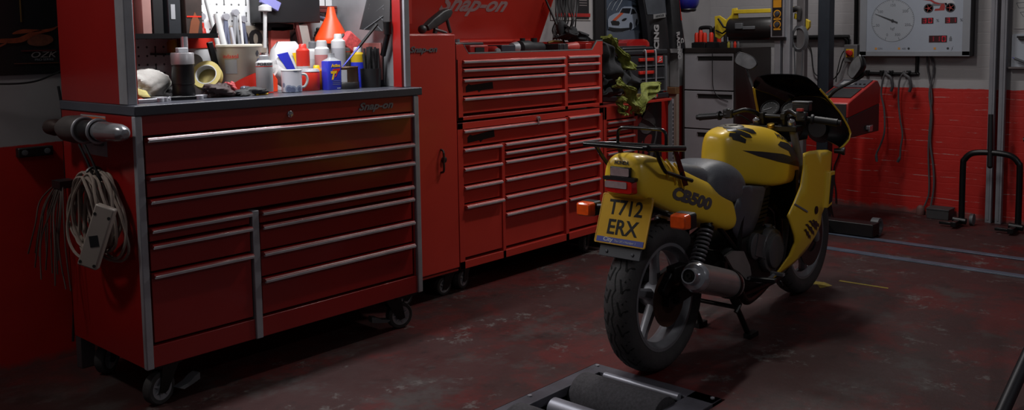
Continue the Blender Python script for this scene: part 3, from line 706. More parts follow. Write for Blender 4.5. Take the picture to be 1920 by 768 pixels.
# suspension ----------------------------------------------------------------
for s in (-1, 1):
    a, b = V(.25, s * .112, .60), V(.095, s * .115, .375); d = (b - a).normalized(); u, v = perp(d); L_ = (b - a).length
    g = G().cyl(a, a + d * L_ * .5, .017).cyl(a + d * .05, b, .012).lathe(a + d * .03, d, [(0, .008), (0, .03), (.01, .03), (.01, .008)], 16).lathe(b - d * .05, d, [(0, .008), (0, .03), (.012, .026), (.03, .018), (.03, .008)], 16)
    for e in (a, b): g.cyl(e - Y * .018, e + Y * .018, .018)
    sb = bp('shock_absorber', g, BK)
    t_ = 9.5; n = 150
    pts = [a + d * (.045 + (L_ - .10) * i / n) + (u * math.cos(2 * PI * t_ * i / n) + v * math.sin(2 * PI * t_ * i / n)) * .027 for i in range(n + 1)]
    bp('coil_spring', G().tube(pts, .0052, 6), M('grey spring steel', (150, 150, 156), .4, .3), sb)
# exhaust --------------------------------------------------------------------
a, b = V(-.075, -.222, .437), V(.31, -.20, .318); d = (b - a).normalized()
sil = bp('silencer', G().lathe(a, d, [(0, .03), (.004, .052), (.012, .0585), (.016, .0595), (.02, .0585), (.36, .0585), (.375, .056), (.40, .040), (.44, .024), (.46, .021)], 36), M('polished steel', (205, 195, 195), .24, .6, var=.1, scale=10))
bp('end_cap', G().lathe(a + d * .012, -d, [(0, .0592), (.008, .058), (.02, .05), (.024, .034), (.03, .031), (.062, .0305), (.062, .026), (.02, .024), (.02, .001)], 32), CHROME, sil)
bp('baffle', G().lathe(a - d * .0, -d, [(.0, .0208), (.0455, .0208), (.046, .010), (.0555, .010), (.0555, .007), (.05, .006), (.05, .001)], 20), DARK, sil)
bp('clamp_band', G().lathe(a + d * .325, d, [(0, .0585), (0, .0625), (.02, .0625), (.02, .0585)], 32).obox(a + d * .335 + V(0, .02, .07), X, Y, Z, .012, .01, .02), BLACKM, sil)
hp = G()
for s in (-1, 1):
    hp.tube(cr([(.93, s * .07, .56), (1.0, s * .075, .50), (1.02, s * .075, .38), (.97, s * .07, .22), (.85, s * .03 - .05, .175), (.6, -.10 + s * .02, .17), (.45, -.16, .235), (.33, -.198, .312)], 6), .019, 10)
bp('exhaust_pipe', hp, M('dark header steel', (60, 52, 48), .4, .9, var=.25, scale=10))
# engine ---------------------------------------------------------------------
def slab(secs):
    return G().loft([[V(x, y * w, zc + z * h) for y, z in rrect(1, 1, .25, 3)] for x, w, zc, h in secs])
en = bp('engine', slab([(.40, .10, .34, .09), (.43, .125, .34, .12), (.60, .14, .35, .14), (.80, .14, .35, .13), (.93, .13, .33, .11), (.97, .10, .32, .08)]), BK, bev=.004)
cy = G()
for k in range(9):
    t = k / 8; cy.obox(V(.73 + .05 * t, 0, .47 + .15 * t), X, Y, V(.3, 0, .95), .085, .098, .006)
cy.obox(V(.75, 0, .55), X, Y, V(.3, 0, .95), .07, .088, .09).obox(V(.79, 0, .655), X, Y, V(.3, 0, .95), .08, .10, .03)
bp('cylinder', cy, BK, en, label='finned black cylinder block')
cc_ = G().lathe((.765, -.13, .375), -Y, [(0, .105), (.025, .105), (.034, .098), (.036, .082), (.05, .078), (.054, .07), (.055, .001)], 36)
cc_.lathe((.62, -.13, .42), -Y, [(0, .06), (.02, .06), (.026, .05), (.026, .001)], 24).obox((.70, -.14, .40), V(.9, 0, -.3), Y, V(.3, 0, .9), .10, .02, .05)
for q in range(8):
    a_ = q * PI / 4 + .2; cc_.lathe((.765 + .092 * math.cos(a_), -.158, .375 + .092 * math.sin(a_)), -Y, [(0, .008), (.008, .007), (.009, .001)], 8)
bp('clutch_cover', cc_, M('dark cast cover', (104, 102, 104), .42, .3, var=.12), en)
bp('oil_filler', G().lathe((.80, -.12, .475), Z, [(0, .018), (.012, .018), (.014, .001)], 12), ALU, en)
bp('radiator', G().obox((1.02, 0, .60), X, Y, Z, .015, .165, .12), BK)
fp = G().prism([(.275, .445), (.34, .455), (.44, .435), (.50, .36), (.515, .315), (.47, .30), (.40, .35), (.34, .38)], (0, -.165, 0), X, Z, .012)
pb = bp('footrest_bracket', fp, M('cast footrest alloy', (150, 146, 144), .42, .3))
bp('footrest', G().obox((.49, -.235, .308), V(.1, -1, .05), V(1, .1, 0), Z, .065, .015, .010).cyl((.55, -.295, .30), (.56, -.30, .275), .005), BLACK, pb, bev=.004)
bp('brake_lever', G().tube(cr([(.47, -.185, .31), (.55, -.195, .28), (.64, -.20, .275), (.70, -.20, .285)], 4), .008, 8).obox((.70, -.215, .287), Y, X, Z, .03, .012, .006), ALU, pb)
cs = G()
for s in (-1, 1):
    cs.tube([(.44, s * .11, .24), (.53, s * .115, .12), (.60, s * .12, .018)], .013, 8).obox((.61, s * .13, .011), X, Y, Z, .04, .018, .0105)
cs.cyl((.50, -.11, .16), (.50, .11, .16), .01)
cs.tube([(.40, -.15, .26), (.43, -.165, .20), (.40, -.16, .17)], .01, 8)
bp('centre_stand', cs, BK)
# forks, clamps, bars -------------------------------------------------------------
for s in (-1, 1):
    a, b = V(1.12, s * .092, .925), V(1.43, s * .092, .30)
    d = (b - a).normalized()
    fk = bp('fork_leg', G().cyl(a, a + d * .36, .019).lathe(a + d * .33, d, [(0, .019), (0, .027), (.34, .027), (.37, .02), (.385, .001)], 16), ALU)
    bp('fork_cap', G().lathe(a - d * .012, -d, [(-.01, .02), (.012, .018), (.018, .011), (.024, .001)], 12), CHROME, fk)
    bp('brake_caliper', G().obox((1.335, s * .075, .345), V(.4, 0, .9), Y, V(.9, 0, -.4), .05, .03, .028), BK, fk, bev=.008)
fm = G().grid(lambda a, b: V(1.44 + .335 * math.cos(R(20 + 150 * a)), (b - .5) * .12, .305 + .335 * math.sin(R(20 + 150 * a)) - .06 * (2 * b - 1) ** 2), 14, 6, .004)
bp('front_mudguard', fm, BLACK)
bars = G(); stw = Matrix.Translation((1.12, 0, 0)) @ Matrix.Rotation(R(4), 4, 'Z') @ Matrix.Translation((-1.12, 0, 0))
def rot(g): return g.xf(stw)
yk = G().obox((1.13, 0, .908), X, Y, Z, .045, .125, .014)
for s in (-1, 1): yk.cyl((1.12, s * .055, .91), (1.105, s * .055, .965), .017, n=12).obox((1.105, s * .055, .968), X, Y, Z, .022, .014, .017)
yk.lathe((1.12, 0, .92), Z, [(0, .02), (.014, .018), (.015, .001)], 12)
yo = bp('fork_yoke', rot(yk), BK, bev=.004)
bp('ignition_switch', rot(G().lathe((1.075, 0, .915), V(-.3, 0, 1), [(0, .018), (.016, .018), (.018, .012), (.018, .001)], 14)), M('brass key barrel', (150, 120, 40), .35, .7), yo)
hb = [(1.0, .35, .957), (.985, .22, .972), (.99, .17, .982), (1.02, .115, 1.0), (1.07, .08, .985), (1.103, .06, .968)]
hb = hb + [(x, -y, z) for x, y, z in hb[::-1]]
hbar = bp('handlebar', rot(G().tube(cr(hb, 5), .0115, 10)), BLACKM)
for s in (-1, 1):
    e0, e1 = V(1.0, s * .35, .957), V(.985, s * .215, .9725); d = (e1 - e0).normalized()
    bp('grip', rot(G().lathe(e0 - d * .012, d, [(0, .001), (0, .013), (.014, .014), (.016, .0185), (.03, .0172), (.12, .0165), (.125, .023), (.135, .023), (.135, .012)], 18)), BLACK, hbar)
    sh_ = bp('switch_housing', rot(G().obox(V(.985, s * .185, .982), Y, X, Z, .024, .019, .022).obox(V(.975, s * .18, 1.003), Y, X, Z, .012, .012, .006).cyl(V(.985, s * .205, .975), V(.988, s * .165, .984), .021)), BLACK, hbar, bev=.008)
    bp('lever', rot(G().tube(cr([(1.01, s * .17, .975), (1.045, s * .21, .965), (1.06, s * .27, .955), (1.055, s * .33, .948)], 4), .0075, 8)), ALU if s > 0 else BLACKM, hbar)
    bp('cable', rot(G().tube(cr([(1.01, s * .15, .97), (1.10, s * .16, .96), (1.19, s * .12, .90), (1.22, s * .06, .80)], 6), .0045, 6)), BLACK, hbar)
bp('kill_switch', rot(G().obox((.972, -.18, 1.014), Y, X, Z, .014, .012, .006)), M('red switch', (170, 50, 45), .4), hbar)
rs = bp('brake_reservoir', rot(G().obox((1.045, -.165, 1.022), Y, X, Z, .04, .025, .020).obox((1.03, -.165, .995), Y, X, Z, .018, .018, .012)), BLACK, bev=.005)
bp('reservoir_lid', rot(G().obox((1.045, -.165, 1.046), Y, X, Z, .042, .027, .004)), GREY, rs, bev=.003)
gd = V(-.78, 0, .62); gu = V(0, -1, 0); gv = gd.cross(gu)
DIAL = M('dial black', (9, 9, 11), .7); TICK = M('dial print', (170, 170, 175), .5)
for s in (1, -1):
    c = V(1.20, s * .053, .998)
    ga = bp('gauge', rot(G().lathe(c - gd * .05, gd, [(0, .02), (.01, .04), (.045, .049), (.052, .049), (.054, .045), (.048, .043), (.048, .001)], 30)), BLACK)
    bp('dial_face', rot(G().lathe(c - gd * .0018, gd, [(0, .042), (.0006, .042), (.0006, .001)], 30)), DIAL, ga)
    tk = G()
    for i in range(21):
        a_ = R(225 - 270 * i / 20); e = gu * math.cos(a_) + gv * math.sin(a_); l = .007 if i % 2 == 0 else .004
        tk.obox(c + gd * .0 + e * (.038 - l / 2), e, gd.cross(e), gd, l / 2, .0007, .0004)
    bp('dial_marks', rot(tk), TICK, ga)
    e = gu * math.cos(R(205)) + gv * math.sin(R(205))
    bp('needle', rot(G().obox(c + gd * .001 + e * .012, e, gd.cross(e), gd, .02, .0012, .0006)), TICK, ga)
# fairing ---------------------------------------------------------------------------
E_ = [(1.215, 0, 1.172), (1.21, .045, 1.172), (1.205, .09, 1.169), (1.205, .13, 1.158), (1.215, .16, 1.135), (1.26, .182, 1.09), (1.33, .205, 1.03), (1.40, .226, .97), (1.45, .246, .905), (1.462, .256, .865), (1.44, .255, .83), (1.38, .246, .80), (1.31, .236, .785)]
ne = len(E_)
def edge(t):                     # t -1..1 across, left to right
    q = abs(t) * (ne - 1); i = min(int(q), ne - 2); f = q - i
    p = Vector(E_[i]).lerp(Vector(E_[i + 1]), f); return V(p.x, p.y * (1 if t < 0 else -1), p.z)
def shell(t, s, off=0.):
    p = edge(t); q = V(1.70 - .05 * t * t, p.y * .22, .845 + (p.z - .95) * .28)
    w = p.lerp(q, s); out = V(.25, w.y * 1.0, (w.z - .86) * 1.0); out = out.normalized() if out.length > 1e-5 else X
    return w + out * (math.sin(PI * min(s, 1) * .9) ** 1.5 * .06 - off)
SPL = .40; SF = .60
fg = G()
fg.grid(lambda a, b: shell(-1 + (1 - SPL) * a, b), 10, 10).grid(lambda a, b: shell(SPL + (1 - SPL) * a, b), 10, 10).grid(lambda a, b: shell(-SPL + 2 * SPL * a, SF + (1 - SF) * b), 14, 5)
fo = solidify(bp('upper_fairing', fg, BYEL), .004)
lg = G()
lg.grid(lambda a, b: shell(-.985 + (.985 - SPL) * a, .03 + .97 * b, .007), 10, 10, .002).grid(lambda a, b: shell(SPL + (.985 - SPL) * a, .03 + .97 * b, .007), 10, 10, .002).grid(lambda a, b: shell(-SPL + 2 * SPL * a, SF + (1 - SF) * b, .007), 14, 5, .002)
bp('inner_liner', lg, BLACK, fo, label='black inside of the fairing')
TINT = M('dark tinted screen', (10, 10, 12), .08, coat=.4)
bp('windscreen', G().grid(lambda a, b: shell(-SPL + 2 * SPL * a, b * (SF + .03), -.001), 16, 10, .004), TINT, fo, label='dark tinted windscreen')
bp('edge_trim', G().tube([shell(SPL + (1 - SPL) * i / 24, 0) for i in range(25)], .0035, 6), BYEL, fo)
bp('edge_trim', G().tube([shell(-SPL - (1 - SPL) * i / 24, 0) for i in range(25)], .0035, 6), BYEL, fo)
hl = bp('headlight', G().lathe((1.66, 0, .86), X, [(0, .05), (.05, .085), (.055, .085), (.055, .001)], 24), BLACK, fo)
for s in (-1, 1):
    P = [(.915, .818), (.985, .822), (1.09, .816), (1.20, .805), (1.285, .785), (1.265, .73), (1.235, .66), (1.195, .57), (1.16, .525), (1.12, .50), (1.118, .45), (1.10, .40), (1.03, .345), (.95, .312), (.87, .285), (.79, .262), (.735, .25), (.775, .29), (.825, .345), (.838, .41), (.79, .48), (.745, .548), (.80, .60), (.865, .67), (.90, .75)]
    g = cuts(G().add([V(x, 0, z) for x, z in P], [tuple(range(len(P)))]), 2)
    def yy(x, z):
        fold = 1.05 + (z - .55) * .35
        return .236 - .30 * max(0, x - fold) ** 2 - .05 * max(0, x - fold) - .22 * max(0, .45 - z) - .10 * max(0, .9 - x) + .02 * math.sin((z - .25) * 5)
    g.v = [V(v.x, s * yy(v.x, v.z), v.z) for v in g.v]
    lp = solidify(bp('lower_fairing', g, BYEL), .006)
    def on(x, z, l=.002): return V(x, s * (yy(x, z) + l), z)
    it = G()
    it.loft([[on(*p, .0) + V(.012 * k, s * .016 * k, 0) for p in ((1.178, .70), (1.262, .695), (1.222, .53), (1.145, .525))] for k in (-.5, 1)])
    bp('intake_surround', it, BYEL, lp, bev=.004)
    bp('intake_grille', G().loft([[on(*p, .0) + V(.012 * k, s * .016 * k, 0) for p in ((1.192, .68), (1.246, .677), (1.212, .548), (1.16, .543))] for k in (.2, 1.12)]), DARK, lp)
    dt = G().lathe(on(1.03, .535, .0), V(0, s, 0), [(0, .019), (.004, .019), (.005, .001)], 18)
    bp('fixing_plug', dt, BLACK, lp)
    cl = G()
    for (x0, z0), (x1, z1) in (((.91, .485), (1.06, .405)), ((.945, .495), (1.085, .425)), ((.90, .462), (1.02, .392)), ((.985, .49), (1.10, .44))):
        n = 6; tp = [on(x0 + (x1 - x0) * i / n, z0 + (z1 - z0) * i / n + (.006 if i % 2 else 0)) for i in range(n + 1)]
        wd = [.010 * math.sin(PI * (i + .4) / (n + .8)) for i in range(n + 1)]
        cl.add([p + Z * q for p, q in zip(tp, wd)] + [p - Z * q for p, q in zip(tp, wd)], [(i, i + 1, n + 2 + i, n + 1 + i) for i in range(n)])
    bp('claw_graphic', cl, DECAL, lp, flat=True)
    tp = [on(.80 + (.925 - .80) * i / 8, .597 - .055 * i / 8, .004) for i in range(9)]
    bp('stripe', G().add([p + Z * .004 for p in tp] + [p - Z * .004 for p in tp], [(i, i + 1, 10 + i, 9 + i) for i in range(8)]), M('pale stripe', (170, 172, 190), .5), lp, flat=True)
# mirrors ---------------------------------------------------------------------------
MIRG = M('mirror glass', (190, 190, 195), .06, .55, var=.25, scale=18)  # pale half-metal base stands in for bright reflections of the unmodelled room
for s, c, n_, base in ((1, V(1.38, .285, 1.232), V(-.9, -.36, .12), V(1.36, .205, 1.02)), (-1, V(1.275, -.338, 1.207), V(-.72, .68, .08), V(1.31, -.20, 1.055))):
    n_ = n_.normalized(); u = n_.cross(Z).normalized() * -1; v = n_.cross(u); v = v if v.z > 0 else -v
    u = v.cross(n_)
    sp = [(-.058, .012), (-.045, .032), (.02, .036), (.055, .018), (.062, -.004), (.04, -.034), (.0, -.037), (-.05, -.028)]
    if s < 0: sp = [(-p[0], p[1]) for p in sp]
    ol = [V(p[0], p[1], 0) for p in sp]; ol = cr(ol, 4, True)
    tilt = R(-22 if s > 0 else 34)
    f2 = lambda p, k, dd: c + (u * (p.x * math.cos(tilt) - p.y * math.sin(tilt)) + v * (p.x * math.sin(tilt) + p.y * math.cos(tilt))) * k - n_ * dd
    mb = bp('mirror', G().loft([[f2(p, k * (1.12 if s < 0 else 1), dd) for p in ol] for k, dd in ((1.0, 0), (1.04, .004), (1.0, .014), (.75, .034), (.3, .045))]).tube(cr([c - n_ * .03, c - n_ * .04 - Z * .04, base.lerp(c, .35) - V(0, 0, .01), base], 5), .008, 8), BLACK)
    bp('mirror_glass', G().loft([[f2(p, .93 * (1.12 if s < 0 else 1), dd) for p in ol] for dd in (-.0012, .002)]), MIRG, mb)
bp('indicator_mount', G().lathe((1.30, -.235, .79), V(.2, -1, 0), [(0, .012), (.03, .014), (.04, .02), (.05, .02), (.05, .001)], 14), BLACK)
# ------------------------------------------------------------------ end wall (plane x = 7.155, seen from -x; to the viewer's right is -y)
WX = XW
def pane(poly, x, m, name, parent, d=.002, **k):          # polygon given in (y, z), facing -x
    return part(name, G().prism([(-p[0], p[1]) for p in poly], (x, 0, 0), -Y, Z, d), m, parent, **k)
def rect(y0, y1, z0, z1): return [(y0, z0), (y1, z0), (y1, z1), (y0, z1)]
INK = M('dark print', (52, 54, 60), .6); GINK = M('grey print', (112, 116, 124), .6)
bd = thing('brake_tester_display', 'large pale wall display with round force dial and red digits on end wall', 'display board', (7.1, 2.35, 1.195))
g = G().box(7.052, WX, 1.95, 2.742, 1.195, 1.78)
part('casing', g, M('dark board casing', (40, 38, 42), .5), bd, bev=.003)
fg_ = G().box(7.045, 7.06, 1.952, 2.742, 1.195, 1.232).box(7.045, 7.06, 1.952, 2.742, 1.735, 1.78).box(7.045, 7.06, 2.69, 2.742, 1.2, 1.78).box(7.045, 7.06, 1.952, 2.004, 1.2, 1.78)
part('board_frame', fg_, M('grey board frame', (160, 164, 172), .45, .1, var=.05), bd, bev=.002)
face = part('board_face', G().box(7.048, 7.056, 2.0, 2.694, 1.228, 1.74), M('blue white board face', (176, 184, 198), .4, var=.03), bd)
FX = 7.0478
dc = V(FX, 2.497, 1.462)
dial = part('dial', G().lathe(dc, -X, [(0, .158), (.0006, .158), (.0006, .001)], 48), M('dial face', (180, 186, 196), .5, var=.02), bd)
def dd(a, r): return dc + V(-.001, -math.sin(R(a)) * r, math.cos(R(a)) * r)      # a clockwise from top
mk = G()
for i in range(61):
    a = -160 + 320 * i / 60; l = .022 if i % 10 == 0 else (.012 if i % 5 == 0 else .008)
    p, q = dd(a, .156), dd(a, .156 - l); u = (q - p).normalized(); mk.obox((p + q) / 2, u, X.cross(u), X, l / 2, .0011 if i % 10 else .0018, .0004)
mk.tube([dd(360 * i / 48, .157) for i in range(48)], .0009, 4, closed=True)
part('dial_marks', mk, GINK, dial)
nb = G()
for i, s_ in enumerate(('0', '50', '100', '150', '200', '250', '300')):
    a = -160 + 320 * i / 6; r = .115 if i not in (0, 6) else .112
    nb.text(s_, .028, dd(a, r), -Y, Z, .0006)
nb.text('kgf', .028, dc + V(-.001, 0, -.062), -Y, Z, .0006)
part('dial_numerals', nb, GINK, dial, flat=True)
na = -67; e = V(0, -math.sin(R(na)), math.cos(R(na))); f_ = X.cross(e)
nd = G().prism([(-.04, .005), (-.04, -.005), (.03, -.004), (.142, -.0008), (.142, .0008), (.03, .004)], dc - X * .006, e, f_, .0015).lathe(dc, -X, [(0, .01), (.008, .01), (.009, .001)], 14)
part('needle', nd, INK, dial)
# pictogram of a sports motorcycle
PR = M('red print', (140, 40, 38), .55); pw_ = M('pictogram white', (214, 214, 220), .5)
pc_ = V(FX, 2.165, 1.56)
pg = G()
pict = part('pictogram', G().prism([(-.055, .0), (.05, .0), (.05, .02), (-.05, .02)], pc_, -Y, Z, -.0004), GINK, bd)
for yy_ in (.075, -.075): part('pictogram_wheel', G().lathe(pc_ + V(0, yy_, -.015), -X, [(0, .034), (.0008, .034), (.0008, .026), (0, .026)], 28), INK, pict)
pg = G()
for yy_ in (.075, -.075):
    for i in range(5):
        a = i * 2 * PI / 5; pg.obox(pc_ + V(-.0006, yy_ + math.cos(a) * .012, -.015 + math.sin(a) * .012), V(0, math.cos(a), math.sin(a)), X, V(0, -math.sin(a), math.cos(a)), .013, .0004, .002)
    pg.lathe(pc_ + V(0, yy_, -.015), -X, [(0, .009), (.0012, .009), (.0012, .001)], 14)
def pp(poly): pg.prism([(-p[0], p[1]) for p in poly], pc_ + V(-.0002, 0, 0), -Y, Z, -.0009)
pp([(.12, .055), (.06, .05), (.03, .03), (.0, .02), (-.02, .018), (.01, .01), (.04, .02), (.065, .038), (.12, .048)])
pp([(.035, -.035), (.03, -.02), (-.0, -.018), (-.01, .012), (-.03, .018), (-.04, -.005), (-.035, -.033)])
pp([(-.03, .06), (-.075, .062), (-.09, .045), (-.05, .042)])
part('pictogram_body', pg, PR, pict)
pp2 = G().prism([(-p[0], p[1]) for p in [(.05, .05), (-.03, .05), (-.085, .04), (-.11, .015), (-.08, .02), (-.05, -.01), (-.035, .02), (.0, .024), (.03, .034)]], pc_, -Y, Z, -.0006)
part('pictogram_fairing', pp2, pw_, pict)
LEDB = M('led window', (46, 10, 14), .3); LED = M('lit led digit', (255, 60, 90), .5, emit=.25)
SEG = {'0': 'abcdef', '1': 'bc', '2': 'abged', '3': 'abgcd', '6': 'afgedc', '8': 'abcdefg'}
def led(y0, y1, z0, z1, s_, unit):
    b_ = pane(rect(y1, y0, z0, z1), FX - .0012, LEDB, 'led_window', bd, .0012)
    g = G(); n = len(s_); cw = (y0 - y1) / n; h = (z1 - z0) * .72; zc = (z0 + z1) / 2
    for i, c in enumerate(s_):
        yc = y0 - cw * (i + .5); w = cw * .52
        for k in SEG.get(c, ''):
            a, b2 = {'a': ((0, .5), 1), 'g': ((0, 0), 1), 'd': ((0, -.5), 1), 'f': ((.5, .25), 0), 'b': ((-.5, .25), 0), 'e': ((.5, -.25), 0), 'c': ((-.5, -.25), 0)}[k]
            o = V(FX - .0018, yc + a[0] * w, zc + a[1] * h)
            g.obox(o, Y, Z, X, w * .5 if b2 else .0042, .0042 if b2 else h * .25, .0006)
    part('led_digits', g, LED, b_)
    if unit: part('unit_print', G().text(unit, .03, (FX - .0005, y1 - .03, zc), -Y, Z, .0006), GINK, bd, flat=True)
led(2.287, 2.205, 1.434, 1.476, '30', '%'); led(2.124, 2.043, 1.434, 1.476, '31', '%'); led(2.232, 2.108, 1.297, 1.346, '110', None)
ic = G().obox((FX - .0004, 2.083, 1.317), Y, Z, X, .009, .012, .0004).obox((FX - .0004, 2.083, 1.334), Y, Z, X, .005, .005, .0004)
part('weight_symbol', ic, GINK, bd)
tx = G().text('ON', .022, (FX - .0004, 2.585, 1.252), -Y, Z, .0006).text('ABS', .018, (FX - .0004, 2.41, 1.252), -Y, Z, .0006)
part('symbol_print', tx, GINK, bd, flat=True)
for y_ in (2.375, 2.10): part('symbol_dot', G().lathe((FX, y_, 1.252), -X, [(0, .0085), (.0008, .0085), (.0008, .001)], 14), INK, bd)
OR = M('orange print', (190, 130, 50), .6)
for y_ in (2.617, 2.445, 2.19): part('symbol_lamp', G().obox((FX - .0004, y_, 1.252), Y, Z, X, .008, .008, .0004), OR, bd)
part('symbol_lightning', G().prism([(-.008, -.02), (.006, -.002), (0, .0), (.012, .02), (.0, .006), (.004, .003)], (FX, 2.073, 1.25), -Y, Z, -.0008), INK, bd)
pane(rect(2.00, 1.99, 1.1955, 1.2), FX, INK, 'board_foot', bd)
# pipe under the board
def hang(pts, r, m, label, cat, name, k=6, **kw): return solo(name, G().tube(cr(pts, k), r, 8), m, label, cat, **kw)
pp_ = G().tube(cr([(7.1425, 2.75, 1.195), (7.1425, 2.75, 1.075), (7.1425, 2.735, 1.06), (7.1425, 2.36, 1.058), (7.1425, 2.345, 1.073), (7.1425, 2.343, 1.195)], 4), .013, 10)
pt = solo('pipe', pp_, BLACKM, 'black pipe bent in a U below the wall display', 'pipe')
ORG[pt.name] = Matrix.Translation(pt.location)
for y_ in (2.71, 2.60, 2.53, 2.40): part('pipe_clip', G().obox((7.135, y_, 1.062), Y, Z, X, .012, .022, .0205), BLACKM, pt, bev=.003)
GC = M('grey cable', (92, 90, 94), .6)
hang([(7.09, 2.53, 1.07), (7.075, 2.555, 1.06), (7.08, 2.575, .99), (7.09, 2.585, .9), (7.09, 2.56, .78), (7.09, 2.555, .62), (7.09, 2.58, .52), (7.09, 2.612, .44), (7.09, 2.608, .38)], [.007] * 43 + [.010] * 6, GC, 'grey cable hanging from black pipe with its plug nearest the motorcycle', 'cable', 'hanging_cable')
hang([(7.09, 2.39, 1.07), (7.075, 2.425, 1.06), (7.08, 2.45, .99), (7.09, 2.455, .85), (7.09, 2.44, .72), (7.09, 2.42, .6), (7.09, 2.432, .5), (7.09, 2.435, .43), (7.09, 2.452, .39)], [.0065] * 43 + [.011] * 6, GC, 'grey cable hanging from black pipe, the shorter one further right', 'cable', 'hanging_cable')
for y_, w2 in ((2.51, 'left'), (2.375, 'right')):
    solo('cable_loop', G().tube(cr([(7.10, y_ + .05, 1.075), (7.07, y_ + .03, 1.055), (7.06, y_ - .005, 1.03), (7.07, y_ - .015, .97), (7.085, y_ + .0, .93)], 5), .011, 8), GC, 'thick grey cable tail looped over the %s clamp of black pipe' % w2, 'cable', group='cable tails on the pipe')
hang([(7.13, 2.27, 1.195), (7.13, 2.262, 1.1), (7.135, 2.23, .9), (7.135, 2.235, .75), (7.135, 2.245, .5), (7.135, 2.232, .2), (7.135, 2.25, .1), (7.13, 2.28, .03)], .006, GC, 'thin grey cable running down red wall from the display, left of a pair', 'cable', 'wall_cable')
hang([(7.13, 2.245, 1.195), (7.13, 2.22, 1.1), (7.13, 2.245, .92), (7.13, 2.225, .75), (7.135, 2.232, .55), (7.135, 2.205, .35), (7.135, 2.20, .2), (7.13, 2.22, .04)], .0075, GC, 'grey cable running down red wall from the display, right of a pair', 'cable', 'wall_cable')
for y_, w2 in ((2.285, 'left'), (2.215, 'right')):
    solo('cable_gland', G().lathe((7.12, y_, 0), Z, [(0, .03), (.01, .032), (.05, .028), (.06, .024), (.07, .012), (.07, .001)], 14), M('dusty pink conduit', (112, 74, 70), .7), 'dusty floor conduit where the %s wall cable ends' % w2, 'conduit', group='floor conduits')
jb = thing('junction_box', 'small dark grey box on floor against the red end wall', 'junction box', (7.08, 2.13, 0))
part('box', G().box(7.0, 7.14, 2.05, 2.205, 0, .065), M('dark grey box', (66, 64, 66), .6, var=.15), jb, bev=.004)
part('lid', G().box(6.997, 7.143, 2.047, 2.208, .065, .078), M('dark grey box', (66, 64, 66), .6), jb, bev=.003)
# pale struts leaning upright on the wall
for y_, w2 in ((1.81, 'left'), (1.745, 'right')):
    s_ = solo('metal_strut', G().box(7.085, 7.128, y_ - .02, y_ + .02, 0, 2.3).box(7.082, 7.086, y_ - .006, y_ + .006, .02, 2.3), M('galvanised strut', (150, 150, 158), .5, .1, var=.1), 'pale grey metal strut standing against end wall, the %s one of a pair' % w2, 'strut', group='struts on the end wall', bev=.003)
# U shaped stand
us = thing('wheel_stand', 'black U shaped tubular wheel stand standing against the red wall', 'stand', (6.88, 1.745, 0))
UX = 6.87
part('hoop', G().tube(cr([(UX, 1.925, .02), (UX, 1.925, .42), (UX, 1.915, .475), (UX, 1.88, .515), (UX, 1.83, .53), (UX, 1.745, .535), (UX, 1.66, .53), (UX, 1.61, .515), (UX, 1.575, .475), (UX, 1.565, .42), (UX, 1.565, .02)], 4), .021, 12), BLACKM, us)
part('handle', G().cyl((UX - .012, 1.748, .445), (UX + .01, 1.758, .80), .019, .016).ball((UX - .012, 1.748, .445), .0192), BLACK, us)
for y_ in (1.925, 1.565):
    f_ = G().obox((UX - .05, y_ + .012, .03), X, Y, Z, .10, .018, .018).obox((UX - .09, y_ + .06, .025), Y, X, Z, .06, .014, .01).cyl((UX - .03, y_ - .04, .04), (UX - .03, y_ + .05, .045), .022)
    ft = part('foot', f_, BLACKM, us, bev=.003)
    part('foot_wheel', G().lathe((UX + .06, y_ - .065, .042), Y, [(0, .012), (0, .042), (.022, .042), (.022, .012)], 20), GREY, ft)
# whiteboard and drawing at the right edge
wb = thing('whiteboard', 'small whiteboard with pens clipped to it on end wall at the right edge', 'whiteboard', (7.14, 1.55, 1.12))
part('board', G().prism([(-p[0], p[1]) for p in [(1.705 - p[0], p[1]) for p in [(0, 1.12), (.34, 1.12), (.34, 1.35), (.012, 1.35), (.004, 1.346), (0, 1.338)]]], (7.155, 0, 0), -Y, Z, .012), M('whiteboard face', (196, 204, 216), .3, var=.02), wb)
part('tray', G().box(7.10, 7.155, 1.36, 1.712, 1.108, 1.12), M('whiteboard tray', (120, 112, 112), .5), wb)
pen = solo('marker_pen', G().lathe((7.115, 1.69, 1.185), V(0, -1, -.45), [(0, .001), (.012, .004), (.014, .009), (.10, .01), (.104, .008), (.104, .001)], 12), GREY, 'grey marker pen with blue tip resting at the foot of whiteboard', 'pen')
part('tip', G().lathe((7.115, 1.6905, 1.1852), V(0, -1, -.45), [(-.004, .001), (.012, .0045), (.013, .001)], 10), M('blue ink tip', (50, 50, 150), .4), pen)
solo('board_clip', G().box(7.12, 7.145, 1.58, 1.67, 1.322, 1.336).box(7.122, 7.145, 1.585, 1.66, 1.308, 1.322), [BLACK], 'dark clip at the top edge of whiteboard', 'clip', bev=.002)
dw = thing('pinned_drawing', 'pale sheet with a faint line drawing above the whiteboard', 'drawing', (7.15, 1.58, 1.39))
part('sheet', G().box(7.150, 7.155, 1.40, 1.70, 1.385, 1.62), M('paper sheet', (198, 196, 196), .7, var=.02), dw)
dr = G()
for a_, b_ in (((1.685, 1.565), (1.67, 1.53)), ((1.67, 1.53), (1.54, 1.53)), ((1.66, 1.5), (1.56, 1.51)), ((1.66, 1.5), (1.64, 1.47)), ((1.64, 1.47), (1.56, 1.46)), ((1.685, 1.565), (1.55, 1.575))):
    dr.tube([(7.1496, *a_), (7.1496, *b_)], .0016, 4)
part('line_drawing', dr, GINK, dw)
solo('tube_end', G().cyl((6.75, 1.485, .655), (6.8, 1.2, .72), .017).cyl((6.745, 1.52, .647), (6.75, 1.485, .655), .019), BLACKM, 'black tube end poking in at the right edge before red wall', 'tube')
